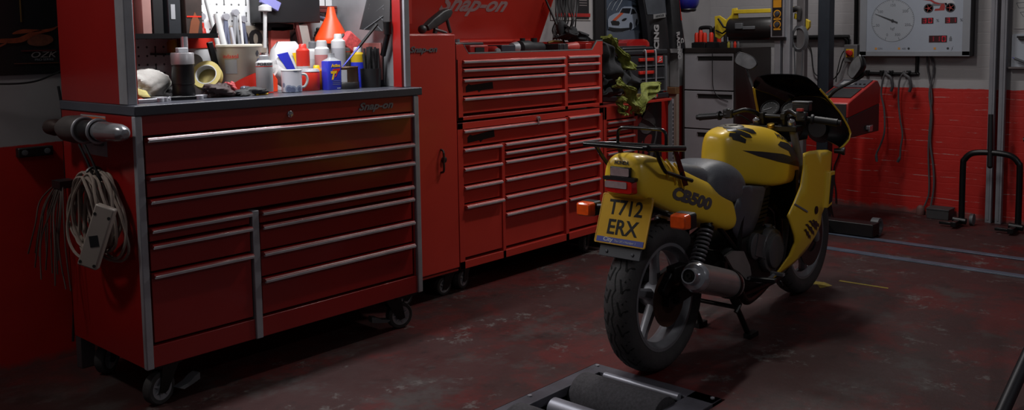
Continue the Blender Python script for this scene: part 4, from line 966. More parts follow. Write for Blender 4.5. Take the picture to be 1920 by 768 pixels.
# isolator switch and conduit
sx = thing('isolator_switch', 'grey wall isolator box with a red rotary knob on yellow plate', 'switch', (7.12, 2.83, 1.14))
part('box', G().box(7.085, WX, 2.775, 2.88, 1.145, 1.285), M('grey switch box', (132, 130, 130), .5, var=.08), sx, bev=.006)
part('plate', G().box(7.081, 7.085, 2.80, 2.862, 1.185, 1.25), YEL, sx, bev=.002)
part('knob', G().lathe((7.081, 2.831, 1.217), -X, [(0, .026), (.012, .026), (.016, .02), (.016, .001)], 20).obox((7.06, 2.831, 1.217), V(0, .8, .6), V(0, -.6, .8), X, .026, .007, .008), M('red knob', (190, 40, 30), .4), sx)
solo('conduit', G().tube(cr([(7.12, 3.9, 1.345), (7.12, 2.93, 1.342), (7.12, 2.895, 1.338), (7.12, 2.872, 1.318), (7.12, 2.868, 1.28)], 4), .019, 12), BLACKM, 'black horizontal conduit bending down into the switch box', 'conduit')
solo('conduit', G().cyl((7.12, 2.80, 1.283), (7.12, 2.806, 2.2), .016), BLACKM, 'black upright conduit running up from the switch box', 'conduit')
hang([(7.13, 3.22, 1.33), (7.13, 3.17, 1.25), (7.13, 3.15, 1.1), (7.13, 3.12, 1.04), (7.12, 3.0, 1.0), (7.11, 2.93, 1.06), (7.11, 2.90, 1.15), (7.11, 2.86, 1.24)], .005, BLACK, 'thin black cable drooping along white wall behind the steel pillar', 'cable', 'wall_cable')
hang([(7.11, 2.95, .99), (7.10, 2.935, 1.08), (7.10, 2.905, 1.2), (7.10, 2.86, 1.262)], .004, BLACK, 'thin black cable curving up to the switch box', 'cable', 'wall_cable')
hang([(7.13, 2.95, .62), (7.135, 2.92, .5), (7.14, 2.93, .4), (7.14, 2.965, .3), (7.14, 2.965, .2), (7.14, 2.95, .12), (7.14, 2.945, .01)], .006, BLACK, 'thin black cable dropping down red wall below the analyser', 'cable', 'wall_cable')
# steel pillar
pi_ = thing('steel_pillar', 'dark steel box pillar standing behind the motorcycle screen', 'pillar', (6.445, 2.752, 0))
part('post', G().box(6.40, 6.49, 2.709, 2.796, 0, 3.1), M('dark blue grey steel', (46, 52, 62), .5, .3, var=.15), pi_, bev=.005)
part('base_plate', G().box(6.33, 6.56, 2.64, 2.87, 0, .012), M('dark blue grey steel', (46, 52, 62), .5, .3), pi_)
# gas analyser
an = thing('gas_analyser', 'red and dark grey analyser console with sloping keypad beside the steel pillar', 'analyser', (6.38, 2.57, .64))
pr = [(6.09, .66), (6.66, .665), (6.66, .99), (6.60, 1.028), (6.56, 1.03), (6.36, .915), (6.12, .885), (6.09, .87)]
def sideprof(poly, y0, d): return G().prism(poly, (0, y0, 0), X, Z, -d)
part('lower_case', sideprof([(6.09, .66), (6.66, .665), (6.66, .865), (6.09, .80)], 2.44, .235), M('dark analyser case', (50, 46, 48), .5, var=.12), an, bev=.006)
part('hood', sideprof([(6.085, .80), (6.665, .865), (6.665, .99), (6.62, 1.03), (6.57, 1.035), (6.16, .925), (6.085, .90)], 2.437, .241), M('red analyser hood', (160, 36, 32), .42, var=.08), an, bev=.008)
sl = V(.41, 0, .11).normalized(); sn = V(-.11, 0, .41).normalized()
part('end_panel', G().box(6.078, 6.09, 2.45, 2.665, .665, .895), M('black keypad', (36, 35, 38), .5), an, bev=.003)
kp = part('keypad', G().obox(V(6.27, 2.557, .9565) + sn * .002, sl, Y, sn, .10, .10, .003), M('black keypad', (36, 35, 38), .5), an)
part('display_bezel', G().obox(V(6.475, 2.557, 1.0115) + sn * .002, sl, Y, sn, .085, .105, .003), M('grey bezel', (70, 70, 78), .45), an)
part('screen', G().obox(V(6.475, 2.595, 1.0115) + sn * .006, sl, Y, sn, .04, .045, .002), M('pale lcd', (165, 165, 168), .35), an)
kn = G()
for i in range(3): kn.lathe(V(6.45, 2.53 - .03 * i, 1.0045) + sn * .004, sn, [(0, .009), (.008, .008), (.009, .001)], 10)
part('button', kn, BLACK, an)
part('latch', G().obox((6.45, 2.43, .71), X, Y, Z, .05, .008, .014).obox((6.45, 2.424, .70), X, Y, Z, .03, .008, .02), CHROME, an, bev=.003)
part('bracket', G().box(6.42, 6.47, 2.67, 2.72, .70, .80), BLACKM, an)
# ------------------------------------------------------------------ filing cabinet
fc = thing('filing_cabinet', 'grey four drawer filing cabinet with dark top and sides in the corner', 'filing cabinet', (6.82, 3.74, 0))
FGREY = M('pale filing drawer', (182, 179, 186), .5, var=.05); FDK = M('dark brown cabinet steel', (42, 34, 33), .55, var=.15)
part('cabinet_body', G().box(6.52, 7.12, 3.51, 3.975, .0, 1.27).box(6.492, 6.54, 3.505, 3.98, 1.232, 1.272).box(6.5, 6.53, 3.505, 3.518, 0, 1.24).box(6.5, 6.53, 3.967, 3.98, 0, 1.24), FDK, fc, bev=.002)
for z0, z1 in ((.935, 1.228), (.622, .925), (.312, .612), (.03, .302)):
    d = part('drawer', G().box(6.498, 6.53, 3.522, 3.962, z0, z1), FGREY, fc, bev=.003)
    part('recessed_handle', G().box(6.4955, 6.4985, 3.53, 3.835, z1 - .055, z1 - .024), DARK, d)
    part('handle_lip', G().box(6.491, 6.498, 3.53, 3.84, z1 - .026, z1 - .021), FDK, d)
hang([(6.488, 3.70, 1.24), (6.488, 3.70, 1.1), (6.488, 3.69, .95), (6.488, 3.64, .88), (6.488, 3.56, .85)], .003, BLACK, 'thin dark cord hanging down the front of filing cabinet', 'cord', 'cord')
# tool caddies on the filing cabinet
ORG_ = M('orange red plastic', (205, 45, 25), .4, var=.08)
def caddy(y0, y1, label, n):
    t = thing('tool_caddy', label, 'caddy', (6.66, (y0 + y1) / 2, 1.272), group='tool caddies on filing cabinet')
    part('tray', G().box(6.56, 6.76, y0, y1, 1.272, 1.315).box(6.575, 6.745, y0 + .01, y1 - .01, 1.315, 1.32), BLACK, t, bev=.005)
    yc = (y0 + y1) / 2; w = (y1 - y0) / 2 - .012
    part('carry_handle', G().tube(cr([(6.68, yc + w, 1.31), (6.68, yc + w, 1.41), (6.68, yc + w * .8, 1.435), (6.68, yc - w * .8, 1.435), (6.68, yc - w, 1.41), (6.68, yc - w, 1.31)], 4), .016, 8), BLACK, t)
    for i in range(n):
        y_ = y1 - .025 - i * (y1 - y0 - .05) / max(n - 1, 1)
        part('socket_holder', G().lathe((6.60, y_, 1.31), Z, [(0, .018), (.07 + .02 * (i % 2), .018), (.085 + .02 * (i % 2), .012), (.087 + .02 * (i % 2), .001)], 12), ORG_, t)
caddy(3.81, 3.935, 'black tool caddy with orange holders at the left on filing cabinet', 3)
caddy(3.68, 3.80, 'black tool caddy with orange holders beside the yellow clamp on filing cabinet', 2)
solo('carry_strap', G().tube(cr([(6.84, 3.86, 1.274), (6.84, 3.86, 1.43), (6.84, 3.845, 1.465), (6.84, 3.70, 1.47), (6.84, 3.66, 1.45)], 5), .016, 8), [BLACK], 'thick black bent handle with red end behind the tool caddies', 'handle')
for i in range(4):
    solo('spray_bottle' if i == 3 else 'jar', G().lathe((6.62, 3.63 - .028 * i, 1.272), Z, [(0, .012), (.035, .012), (.04, .008), (.05, .008), (.05, .001)], 10), [M('yellow jar', (150, 140, 50), .4), M('clear jar', (120, 120, 118), .2), ORG_, GREY][i],
         ['small yellow pot', 'small clear pot', 'small orange pot', 'small grey pot'][i] + ' on filing cabinet below the yellow clamp', 'pot')
# ------------------------------------------------------------------ headlamp tester: column, yellow clamp head, drum, floor base on rails
ht = thing('headlamp_tester', 'column machine with dark knobbed control panel, yellow clamp arms and black drum', 'headlamp tester', (6.03, 2.92, 0))
CX_ = 6.0
part('column', G().box(CX_ + .02, CX_ + .07, 2.90, 2.945, .1, 2.2).box(CX_ + .02, CX_ + .07, 2.83, 2.875, .1, 2.2), M('grey aluminium profile', (180, 182, 190), .42, .3), ht, bev=.004)
part('rear_column', G().box(CX_ + .10, CX_ + .16, 2.76, 2.82, .1, 1.95), M('grey column tube', (120, 116, 118), .5, .1), ht, bev=.006)
pa = part('control_panel', G().box(CX_, CX_ + .06, 2.862, 2.964, 1.352, 2.0), STEEL, ht, bev=.003)
part('panel_face', G().box(CX_ - .002, CX_ + .002, 2.876, 2.952, 1.36, 2.0), M('panel black', (22, 20, 24), .45), pa)
OY = M('amber print', (205, 140, 20), .5)
for y0, y1, z0, z1, m_ in ((2.884, 2.944, 1.558, 1.61, OY), (2.89, 2.94, 1.612, 1.64, M('red print panel', (150, 50, 48), .5)), (2.888, 2.94, 1.472, 1.484, OY), (2.888, 2.94, 1.402, 1.413, OY)):
    part('panel_print', G().box(CX_ - .0035, CX_ - .0015, y0, y1, z0, z1), m_, pa)
for z_ in (1.513, 1.44):
    part('dial_print', G().torus((CX_ - .003, 2.914, z_), X, .0245, .0035, 24, 6, .3), OY, pa)
    part('knob', G().lathe((CX_ - .002, 2.914, z_), -X, [(0, .018), (.014, .016), (.016, .001)], 16), M('grey knob', (66, 70, 80), .4), pa)
part('panel_foot', G().box(CX_ - .005, CX_ + .09, 2.855, 2.97, 1.33, 1.352), BLACKM, ht)
# yellow arms and the drum reach left of the column
YG = M('yellow painted steel', (200, 172, 40), .45, var=.12)
def yplate(poly, x, d): return G().prism([(-p[0], p[1]) for p in poly], (x, 0, 0), -Y, Z, d)
part('clamp_plate', yplate([(3.64, 1.36), (3.645, 1.52), (3.60, 1.525), (3.545, 1.49), (3.50, 1.53), (3.495, 1.575), (3.45, 1.58), (3.44, 1.50), (3.50, 1.44), (3.55, 1.38), (3.60, 1.34)], 6.42, -.012), YG, ht, bev=.003)
part('clamp_handle', G().tube([(6.40, 3.60, 1.50), (6.385, 3.545, 1.435), (6.39, 3.53, 1.43)], .008, 8).tube([(6.40, 3.62, 1.41), (6.39, 3.56, 1.385), (6.39, 3.52, 1.41)], .007, 8), BLACKM, ht)
part('cross_arm', G().box(6.40, 6.44, 2.93, 3.47, 1.535, 1.565), YG, ht, bev=.003)
part('arm_joint', G().box(6.04, 6.44, 2.925, 2.965, 1.53, 1.57), YG, ht, bev=.003)
part('drum', G().lathe((6.45, 3.52, 1.42), -Y, [(0, .03), (.0, .078), (.01, .085), (.38, .085), (.39, .078), (.39, .001)], 28), M('dark drum', (38, 35, 36), .4, .2), ht)
part('drum_fitting', G().obox((6.36, 3.40, 1.44), Y, Z, X, .03, .022, .012).obox((6.365, 3.32, 1.425), Y, Z, X, .05, .012, .01), GREY, ht, bev=.003)
part('red_brace', yplate([(3.12, 1.44), (3.02, 1.43), (2.96, 1.36), (2.965, 1.345), (3.0, 1.35), (3.10, 1.41)], 6.3, -.01), M('red brace', (150, 40, 30), .5), ht)
part('jaw', yplate([(2.845, 1.52), (2.80, 1.50), (2.735, 1.46), (2.735, 1.42), (2.775, 1.37), (2.80, 1.38), (2.765, 1.43), (2.80, 1.465), (2.85, 1.48)], 6.12, -.03), YG, ht, bev=.003)
part('hand_grip', G().tube(cr([(6.12, 2.86, 1.54), (6.10, 2.81, 1.55), (6.10, 2.795, 1.53), (6.10, 2.80, 1.47)], 5), .019, 10), RUBBER, ht)
cl_ = G()
for i in range(4):
    r_ = .06 + .006 * i; cl_.tube([V(6.09 + .006 * i, 2.795 + r_ * .75 * math.cos(2 * PI * k / 24), 1.34 + r_ * 1.25 * math.sin(2 * PI * k / 24)) for k in range(24)], .005, 6, closed=True)
cl_.tube(cr([(6.09, 2.83, 1.30), (6.09, 2.82, 1.1), (6.09, 2.81, .9)], 5), .006, 6).tube(cr([(6.10, 2.77, 1.30), (6.10, 2.78, 1.05), (6.10, 2.80, .85)], 5), .006, 6)
part('coiled_lead', cl_, GREY, ht)
bs = G().prism([(5.70, 2.49), (5.66, 2.56), (6.06, 2.66), (6.06, 3.05), (6.16, 3.05), (6.16, 2.24), (6.04, 2.24), (6.04, 2.56)], (0, 0, .015), X, Y, .085)
part('floor_base', bs, M('black steel base', (24, 22, 24), .45, .2, var=.15), ht, bev=.004)
part('base_wheel', G().lathe((6.20, 2.30, .06), -Y, [(0, .015), (0, .06), (.05, .06), (.05, .04), (.035, .03), (.035, .001)], 24), GREY, ht)
RAIL = M('blue grey rail steel', (92, 102, 120), .42, .15, var=.2, scale=12)
solo('floor_rail', G().box(5.59, 5.65, -2.5, 2.9, 0, .008).box(5.585, 5.59, -2.5, 2.9, 0, .004), RAIL, 'flat steel rail across red floor, the one nearer the motorcycle', 'rail', group='tester rails', bev=.002)
solo('floor_rail', G().box(6.02, 6.08, -2.5, 2.9, 0, .008).box(6.08, 6.085, -2.5, 2.9, 0, .004), RAIL, 'flat steel rail across red floor, the one nearer the end wall', 'rail', group='tester rails', bev=.002)
YT = M('worn yellow tape', (150, 130, 40), .7, var=.3, scale=60)
solo('tape_strip', G().prism([(4.90, 2.0), (4.925, 2.0), (4.935, 1.74), (4.915, 1.735)], (0, 0, .0003), X, Y, .0008), YT, 'thin yellow tape strip stuck on floor ahead of front wheel', 'tape')
solo('tape_patch', G().prism([(4.72, 2.16), (4.80, 2.17), (4.83, 2.05), (4.79, 1.99), (4.70, 2.02), (4.76, 2.06), (4.74, 2.12)], (0, 0, .0003), X, Y, .0008), YT, 'worn yellow tape patch on floor beside front wheel', 'tape')
# ------------------------------------------------------------------ roller bed in the floor
rb = thing('roller_bed', 'sunken steel roller bed in the floor behind the rear wheel', 'roller bed', (2.6, 1.96, -.18))
PLT = M('worn chequer steel', (96, 94, 104), .5, .2, var=.25, scale=9, dirt=.6)
g = G().box(2.17, 2.29, 1.665, 2.255, -.03, .006).box(2.93, 3.0, 1.665, 2.255, -.03, .006).box(2.29, 2.93, 2.185, 2.255, -.03, .006)
g.box(2.17, 3.0, 1.665, 1.78, -.03, .006)
part('frame_plate', g, PLT, rb, bev=.003)
part('pit_tray', G().box(2.17, 3.0, 1.665, 2.255, -.195, -.18).box(2.17, 2.18, 1.665, 2.255, -.18, -.03).box(2.99, 3.0, 1.665, 2.255, -.18, -.03).box(2.18, 2.99, 2.245, 2.255, -.18, -.03), DARK, rb)
part('roller', G().lathe((2.80, 2.18, -.055), -Y, [(0, .02), (0, .092), (.01, .096), (.38, .096), (.39, .092), (.39, .02)], 36), M('gritty roller coat', (80, 77, 82), .85, var=.3, scale=90, bump=.6), rb, label='rough coated roller')
part('roller', G().lathe((2.40, 2.18, -.055), -Y, [(0, .02), (0, .092), (.01, .096), (.38, .096), (.39, .092), (.39, .02)], 36), M('gritty roller coat', (80, 77, 82), .85), rb, label='rough coated roller')
part('feeler_roller', G().lathe((2.60, 2.165, -.035), -Y, [(0, .001), (0, .034), (.006, .04), (.35, .04), (.356, .034), (.356, .001)], 24), M('smooth roller steel', (170, 170, 182), .4, .3), rb, label='smooth bare steel roller')
part('edge_bar', G().cyl((2.918, 2.15, -.0), (2.918, 1.80, -.0), .016, n=12), M('smooth roller steel', (170, 170, 182), .4, .3), rb)
for x_, y_ in ((2.975, 1.69), (2.975, 2.23), (2.20, 2.23), (2.55, 2.235)): part('bolt', G().lathe((x_, y_, .006), Z, [(0, .009), (.005, .009), (.006, .001)], 6), STEEL, rb)
solo('stand_pole', G().cyl((3.46, .825, .012), (4.5, .80, .42), .024, n=14).cyl((3.445, .8255, .006), (3.47, .8248, .016), .026, n=14), M('dark worn tube', (40, 38, 44), .45, .5, var=.2), 'dark slanting metal tube at the bottom right corner', 'tube')
# ------------------------------------------------------------------ cabinet wall (plane y = 4.1, seen from -y)
def wpane(poly, y, m, name, parent, d=.002, **k): return part(name, G().prism(poly, (0, y, 0), X, Z, d), m, parent, **k)
def xr(x0, x1, z0, z1): return [(x0, z0), (x1, z0), (x1, z1), (x0, z1)]
def curve(pts, k=5): return [(p.x, p.y) for p in cr([(a, b, 0) for a, b in pts], k, True)]
# dark exhaust poster, far left
po = thing('poster', 'dark poster with orange flames high on wall at the left edge', 'poster', (1.3, 4.09, 1.25))
PB_ = M('poster black', (20, 19, 22), .4)
wpane(xr(.9, 1.635, 1.25, 1.9), 4.1, PB_, 'sheet', po, .006)
EM = M('dull orange print', (120, 52, 26), .5, var=.3, scale=30)
wpane(curve([(1.505, 1.375), (1.56, 1.37), (1.60, 1.39), (1.59, 1.412), (1.54, 1.418), (1.50, 1.40)]), 4.0925, M('dull brown print', (96, 52, 36), .5, var=.3, scale=40), 'oval_print', po)
for a in ([(1.38, 1.40), (1.46, 1.405), (1.52, 1.43), (1.60, 1.445), (1.625, 1.455), (1.60, 1.435), (1.53, 1.415), (1.47, 1.385), (1.38, 1.385)], [(1.44, 1.42), (1.48, 1.44), (1.56, 1.435), (1.50, 1.425)], [(1.30, 1.36), (1.37, 1.372), (1.42, 1.385), (1.37, 1.36)]):
    wpane(curve(a), 4.092, EM, 'flame_print', po)
wpane(xr(1.47, 1.61, 1.365 - .018, 1.353), 4.0925, M('dark red print', (70, 16, 18), .5), 'red_print', po)
part('poster_lettering', G().text('OZK', .035, (1.555, 4.0925, 1.333), X, Z, .001, shear=.3, width=.105), M('pale print', (140, 130, 130), .5), po, flat=True)
part('poster_lettering', G().text('PRO SERIES', .014, (1.56, 4.0925, 1.312), X, Z, .001, width=.075), GINK, po, flat=True)
wpane(xr(1.44, 1.625, 1.296, 1.2985), 4.0925, M('dull brown print', (96, 52, 36), .5), 'print_line', po)
wpane(xr(1.475, 1.48, 1.47, 1.9), 4.0925, M('dull gold print', (92, 66, 30), .5), 'print_line', po)
hang([(1.28, 4.06, 1.225), (1.40, 4.05, 1.216), (1.5, 4.05, 1.222), (1.58, 4.05, 1.25), (1.66, 4.06, 1.28)], .004, BLACK, 'thin dark cable drooping under the dark left poster', 'cable', 'wall_cable')
hang([(1.575, 4.0, 1.2), (1.585, 3.99, 1.05), (1.58, 3.99, .8), (1.60, 3.99, .5), (1.57, 3.99, .1)], .006, BLACK, 'dark cable hanging down behind the nearest cabinet', 'cable', 'wall_cable')
ws = thing('wall_socket_strip', 'small black socket strip on the red wall at far left', 'socket strip', (1.49, 4.09, .9))
part('strip', G().box(1.425, 1.565, 4.065, 4.099, .905, .945), M('black socket', (26, 24, 26), .45), ws, bev=.004)
for x_ in (1.45, 1.54): part('socket_face', G().lathe((x_, 4.065, .925), -Y, [(0, .012), (.003, .012), (.004, .001)], 14), GREY, ws)
solo('short_post', G().box(1.565, 1.625, 3.90, 3.95, 0, .28), M('grey painted post', (72, 62, 66), .6), 'short grey post on floor behind the nearest cabinet corner', 'post', bev=.003)
# white poster past the chest lid
p2 = thing('poster', 'white framed poster with a red strip above the black cable bundle', 'poster', (5.2, 4.09, 1.5))
wpane(xr(4.95, 5.415, 1.495, 2.0), 4.1, M('poster paper', (196, 192, 190), .5, var=.03), 'sheet', p2, .006)
wpane(xr(5.0, 5.24, 1.535, 1.95), 4.0925, M('grey photo', (70, 68, 70), .5, var=.5, scale=16), 'photo', p2)
wpane(xr(5.24, 5.385, 1.505, 1.95), 4.0925, M('black print', (30, 28, 32), .5), 'text_panel', p2)
wpane(xr(5.0, 5.40, 1.52, 1.545), 4.0915, M('red strip print', (150, 34, 32), .5), 'red_strip', p2)
for i in range(4): wpane(xr(5.27, 5.36, 1.60 + .018 * i, 1.606 + .018 * i), 4.0915, M('pale print', (140, 130, 130), .5), 'print_line', p2)
solo('dark_upright', G().box(5.445, 5.555, 4.075, 4.1, .955, 2.2), M('dark upright board', (26, 25, 29), .5), 'dark upright board between the white poster and the car poster', 'board', bev=.003)
# framed car poster
p3 = thing('framed_poster', 'framed grey poster of a silver striped sports car', 'poster', (5.82, 4.08, 1.33))
part('frame', G().box(5.555, 5.575, 4.07, 4.099, 1.30, 1.95).box(6.065, 6.085, 4.07, 4.099, 1.30, 1.95).box(5.555, 6.085, 4.07, 4.099, 1.30, 1.322), M('dark poster frame', (40, 42, 48), .3), p3, bev=.002)
sky_ = wpane(xr(5.57, 6.07, 1.32, 1.95), 4.092, M('slate poster print', (66, 76, 92), .35, var=.4, scale=4), 'print_ground', p3)
wpane(xr(5.575, 6.065, 1.322, 1.42), 4.0885, M('pale road print', (92, 100, 114), .35, var=.1), 'print_road', p3)
SV = M('silver car print', (150, 160, 178), .35, var=.08); K2 = M('dark car print', (30, 32, 38), .35); O2 = M('orange stripe print', (170, 76, 50), .4)
def cp(pts): return [(5.57 + (a - 1135) * .00714, 1.66 - b_ * .0043) for a, b_ in pts]
wpane(cp([(1141, 46), (1141, 37), (1144, 31), (1152, 26.5), (1161, 24), (1166, 16), (1171, 13.5), (1184, 13), (1190, 16), (1194, 23), (1199, 27), (1200, 34), (1198, 43), (1192, 50), (1184, 55), (1166, 59), (1150, 58), (1142, 54)]), 4.0865, SV, 'car_print', p3)
wpane(cp([(1162.5, 24), (1167, 16.5), (1183, 16), (1180, 25.5)]), 4.0845, K2, 'car_windscreen', p3)
wpane(cp([(1184.5, 17), (1189, 18), (1193, 25), (1182.5, 27)]), 4.0845, K2, 'car_side_window', p3)
wpane(cp([(1145.5, 40), (1150, 38.5), (1160, 39.5), (1162, 43), (1160, 47), (1148, 46.5)]), 4.0845, K2, 'car_grille', p3)
wpane(cp([(1142, 49.5), (1150, 51), (1163, 52), (1179, 51), (1182, 54), (1166, 58), (1150, 57.5), (1142, 54)]), 4.0842, K2, 'car_splitter', p3)
wpane(cp([(1148.5, 38), (1154.5, 38.5), (1169, 25), (1163.5, 24.5)]), 4.0845, O2, 'car_stripe', p3)
wpane(curve(cp([(1182, 41), (1185, 44), (1185, 51), (1182.5, 55), (1180, 52), (1180, 44)])), 4.0843, K2, 'car_wheel', p3)
wpane(curve(cp([(1193.5, 35), (1195.5, 38), (1194.5, 45), (1192, 48), (1191.5, 42)])), 4.0843, K2, 'car_wheel', p3)
wpane(curve(cp([(1166, 37), (1171, 34), (1175, 34.5), (1172, 38), (1167, 39)])), 4.0843, K2, 'car_headlamp', p3)
wpane(cp([(1186, 9.5), (1200, 12), (1200, 14.5), (1186, 11.5)]), 4.0845, K2, 'car_wing', p3)
for i_ in range(3): part('print_arc', G().tube(cr([(5.60 + .06 * i_, 4.0855, 1.57), (5.66 + .06 * i_, 4.0855, 1.635), (5.78 + .03 * i_, 4.0855, 1.66 + .012 * i_), (5.95, 4.0855, 1.65 + .014 * i_), (6.05, 4.0855, 1.60 + .02 * i_)], 5), .0022, 4), M('pale road print', (92, 100, 114), .35), p3)
wpane(xr(6.02, 6.055, 1.35, 1.40), 4.0845, K2, 'print_block', p3)
# racing suits hanging
SU = M('black suit leather', (34, 34, 38), .5, var=.3, scale=8); SG = M('grey suit leather', (74, 78, 86), .5, var=.2, scale=8)
WT = M('white suit lettering', (190, 188, 190), .55); RD = M('red suit stripe', (160, 38, 28), .5)
def suit(x0, x1, xb0, xb1, y, label):
    t = thing('hanging_suit', label, 'racing suit', ((x0 + x1) / 2, y, 1.27), group='racing suits on the wall')
    def f(a, b):
        z = 1.27 + .75 * b; l = xb0 + (x0 - xb0) * min(1, b * 2); r = xb1 + (x1 - xb1) * min(1, b * 2)
        x = l + (r - l) * a; return V(x, y - .05 * math.sin(PI * a) - .012 * math.sin(9 * a + 5 * b), z)
    g = G().grid(f, 16, 12); h = G().grid(lambda a, b: f(a, b) + V(0, .06 + .05 * math.sin(PI * a), 0), 16, 12)
    k = G().loft([[f(i / 16, b / 12) for i in range(17)] + [f(i / 16, b / 12) + V(0, .05 + .05 * math.sin(PI * i / 16), 0) for i in range(16, -1, -1)] for b in range(13)])
    return t, part('suit_leg', k, SU, t), f
t1, l1, f1 = suit(5.93, 6.27, 6.02, 6.30, 3.99, 'black and grey racing suit leg with white upright lettering, left one')
ygrid = lambda f, a0, a1, b0, b1, d, n=8: G().grid(lambda a, b: f(a0 + (a1 - a0) * a, b0 + (b1 - b0) * b) + V(0, -d, 0), n, n)
part('grey_panel', ygrid(f1, .04, .96, .36, .98, .004), SG, l1)
part('chest_label', G().prism([(0, 0), (.17, .014), (.17, .048), (0, .034)], (5.99, 3.928, 1.505), X, Z, -.002), M('pale label', (150, 150, 152), .5), l1)
part('label_lettering', G().text('ARMOUR', .026, (6.075, 3.9268, 1.529), V(1, 0, .09), Z, .001, width=.12), INK, l1, flat=True)
part('suit_lettering', G().text('RACING', .088, (6.04, 3.935, 1.318), V(0, 0, 1), -X, .002, bold=.004, width=.285), WT, l1, flat=True)
t2, l2, f2_ = suit(6.285, 6.36, 6.315, 6.50, 3.97, 'black racing suit leg with red stripe and white lettering, right one')
part('red_stripe', ygrid(f2_, .55, .72, .30, .95, .005), RD, l2)
part('suit_lettering', G().text('RACING', .062, (6.345, 3.922, 1.295), V(.12, 0, -1), V(1, 0, .12), .002, bold=.003, width=.22), WT, l2, flat=True)
part('suit_lettering', G().text('C', .055, (6.40, 3.925, 1.335), V(.2, 0, -1), V(1, 0, .2), .002, bold=.003), WT, l2, flat=True)
# blue helmet
he = thing('helmet', 'blue helmet hanging high on white wall beside the racing suits', 'helmet', (6.475, 3.93, 1.56))
part('shell', G().ball((6.475, 3.93, 1.655), (.104, .10, .098), 28, 18), M('blue helmet shell', (26, 30, 120), .3, coat=.4), he)
part('lower_rim', G().torus((6.475, 3.93, 1.582), Z, .062, .016, 28, 8), BLACK, he)
part('strap', G().tube([(6.50, 4.0, 1.58), (6.50, 4.06, 1.45), (6.50, 4.095, 1.28)], .004, 6), GREY, he)
# shelf unit with the toolbox
un = thing('shelf_unit', 'black shelf unit with red top edge under the stacked toolbox', 'shelf unit', (5.5, 3.9, 0))
part('top_shelf', G().box(5.12, 5.915, 3.715, 4.09, .888, .906), RED2, un, bev=.002)
up = G().box(5.90, 5.925, 3.705, 3.74, 0, .90)
u_ = part('upright', up, STEEL, un, label='slotted grey steel upright')
sl_ = G()
for i in range(26): sl_.obox((5.9125, 3.7045, .08 + .031 * i), X, Z, Y, .006, .010, .001)
part('slot', sl_, DARK, u_)
part('back_board', G().box(5.12, 5.90, 3.80, 3.82, 0, .888), M('black board', (16, 15, 17), .4), un)
MP = M('grey photo tone', (84, 80, 82), .5, var=.3, scale=12); RP_ = M('dim red photo tone', (110, 30, 28), .5)
mpz = thing('motorcycle_poster', 'dark poster of a red and grey motorcycle under the red edged shelf', 'poster', (5.65, 3.79, .45))
wpane(xr(5.45, 5.895, .40, .882), 3.797, M('poster black', (20, 19, 22), .4), 'sheet', mpz, .003)
for a, m_, n_ in (([(5.48, .73), (5.56, .77), (5.62, .79), (5.72, .86), (5.76, .885), (5.66, .80), (5.60, .74), (5.52, .69), (5.47, .66)], RP_, 'red_print'), ([(5.62, .80), (5.70, .82), (5.79, .76), (5.80, .70), (5.72, .74), (5.63, .77)], MP, 'tank_print'), ([(5.59, .74), (5.70, .71), (5.77, .68), (5.70, .65), (5.62, .67)], MP, 'panel_print'),
                 ([(5.79, .72), (5.81, .66), (5.79, .58), (5.74, .50), (5.72, .44), (5.75, .44), (5.80, .56), (5.83, .66)], MP, 'frame_print'), ([(5.47, .76), (5.53, .78), (5.52, .70), (5.48, .67)], MP, 'lamp_print'), ([(5.66, .60), (5.72, .64), (5.76, .62), (5.70, .50), (5.66, .48)], RP_, 'red_print'), ([(5.60, .55), (5.64, .60), (5.62, .50), (5.58, .44)], RP_, 'red_print')):
    wpane(curve(a, 4), 3.7935, m_, n_, mpz)
part('mirror_print', G().tube([(5.56, 3.792, .80), (5.57, 3.792, .825), (5.70, 3.792, .825)], .004, 5), MP, mpz)
# stacked modular toolbox
tb = thing('toolbox', 'black stacked drawer toolbox with red latches and two metal hoops on shelf', 'toolbox', (5.6, 3.9, .906))
TBK = M('black moulded plastic', (40, 42, 47), .5, var=.1)
part('base_tray', G().box(5.30, 5.92, 3.745, 4.07, .908, .95), TBK, tb, bev=.008)
part('case', G().box(5.33, 5.90, 3.775, 4.06, .95, 1.235), TBK, tb, bev=.008)
for z0, z1 in ((1.152, 1.232), (1.058, 1.142), (.962, 1.048)):
    d = part('drawer', G().box(5.36, 5.87, 3.757, 3.80, z0, z1), TBK, tb, bev=.006)
    part('latch', G().box(5.53, 5.72, 3.742, 3.76, z0 + .038, z0 + .062), M('red latch', (196, 44, 32), .4), d, bev=.004)
    part('drawer_seam', G().box(5.36, 5.87, 3.752, 3.757, z0, z0 + .008), GREY, d)
part('top_lid', G().box(5.29, 5.915, 3.75, 4.07, 1.235, 1.275).box(5.40, 5.80, 3.80, 4.0, 1.275, 1.295), TBK, tb, bev=.01)
for x_ in (5.305, 5.892): part('corner_guard', G().box(x_ - .012, x_ + .012, 3.748, 3.775, .96, 1.225), M('grey guard', (110, 112, 118), .45), tb, bev=.003)
for x_ in (5.585, 5.715): part('hoop', G().tube(cr([(x_, 3.735, .925), (x_, 3.728, .95), (x_, 3.728, 1.245), (x_, 3.75, 1.262)], 5), .0065, 8), M('grey hoop metal', (190, 190, 196), .4, .2), tb)
part('handle_latch', G().box(5.60, 5.705, 3.735, 3.76, 1.25, 1.272), M('red latch', (196, 44, 32), .4), tb, bev=.004)
lb = part('maker_label', G().box(5.775, 5.845, 3.752, 3.757, 1.175, 1.225), M('red label', (200, 50, 48), .45), tb)
part('label_mark', G().text('M', .036, (5.81, 3.752, 1.205), V(1, 0, .15), Z, .0008, shear=.3, bold=.001).tube([(5.785, 3.7515, 1.183), (5.835, 3.7515, 1.196)], .0022, 4), WHITE, lb, flat=True)
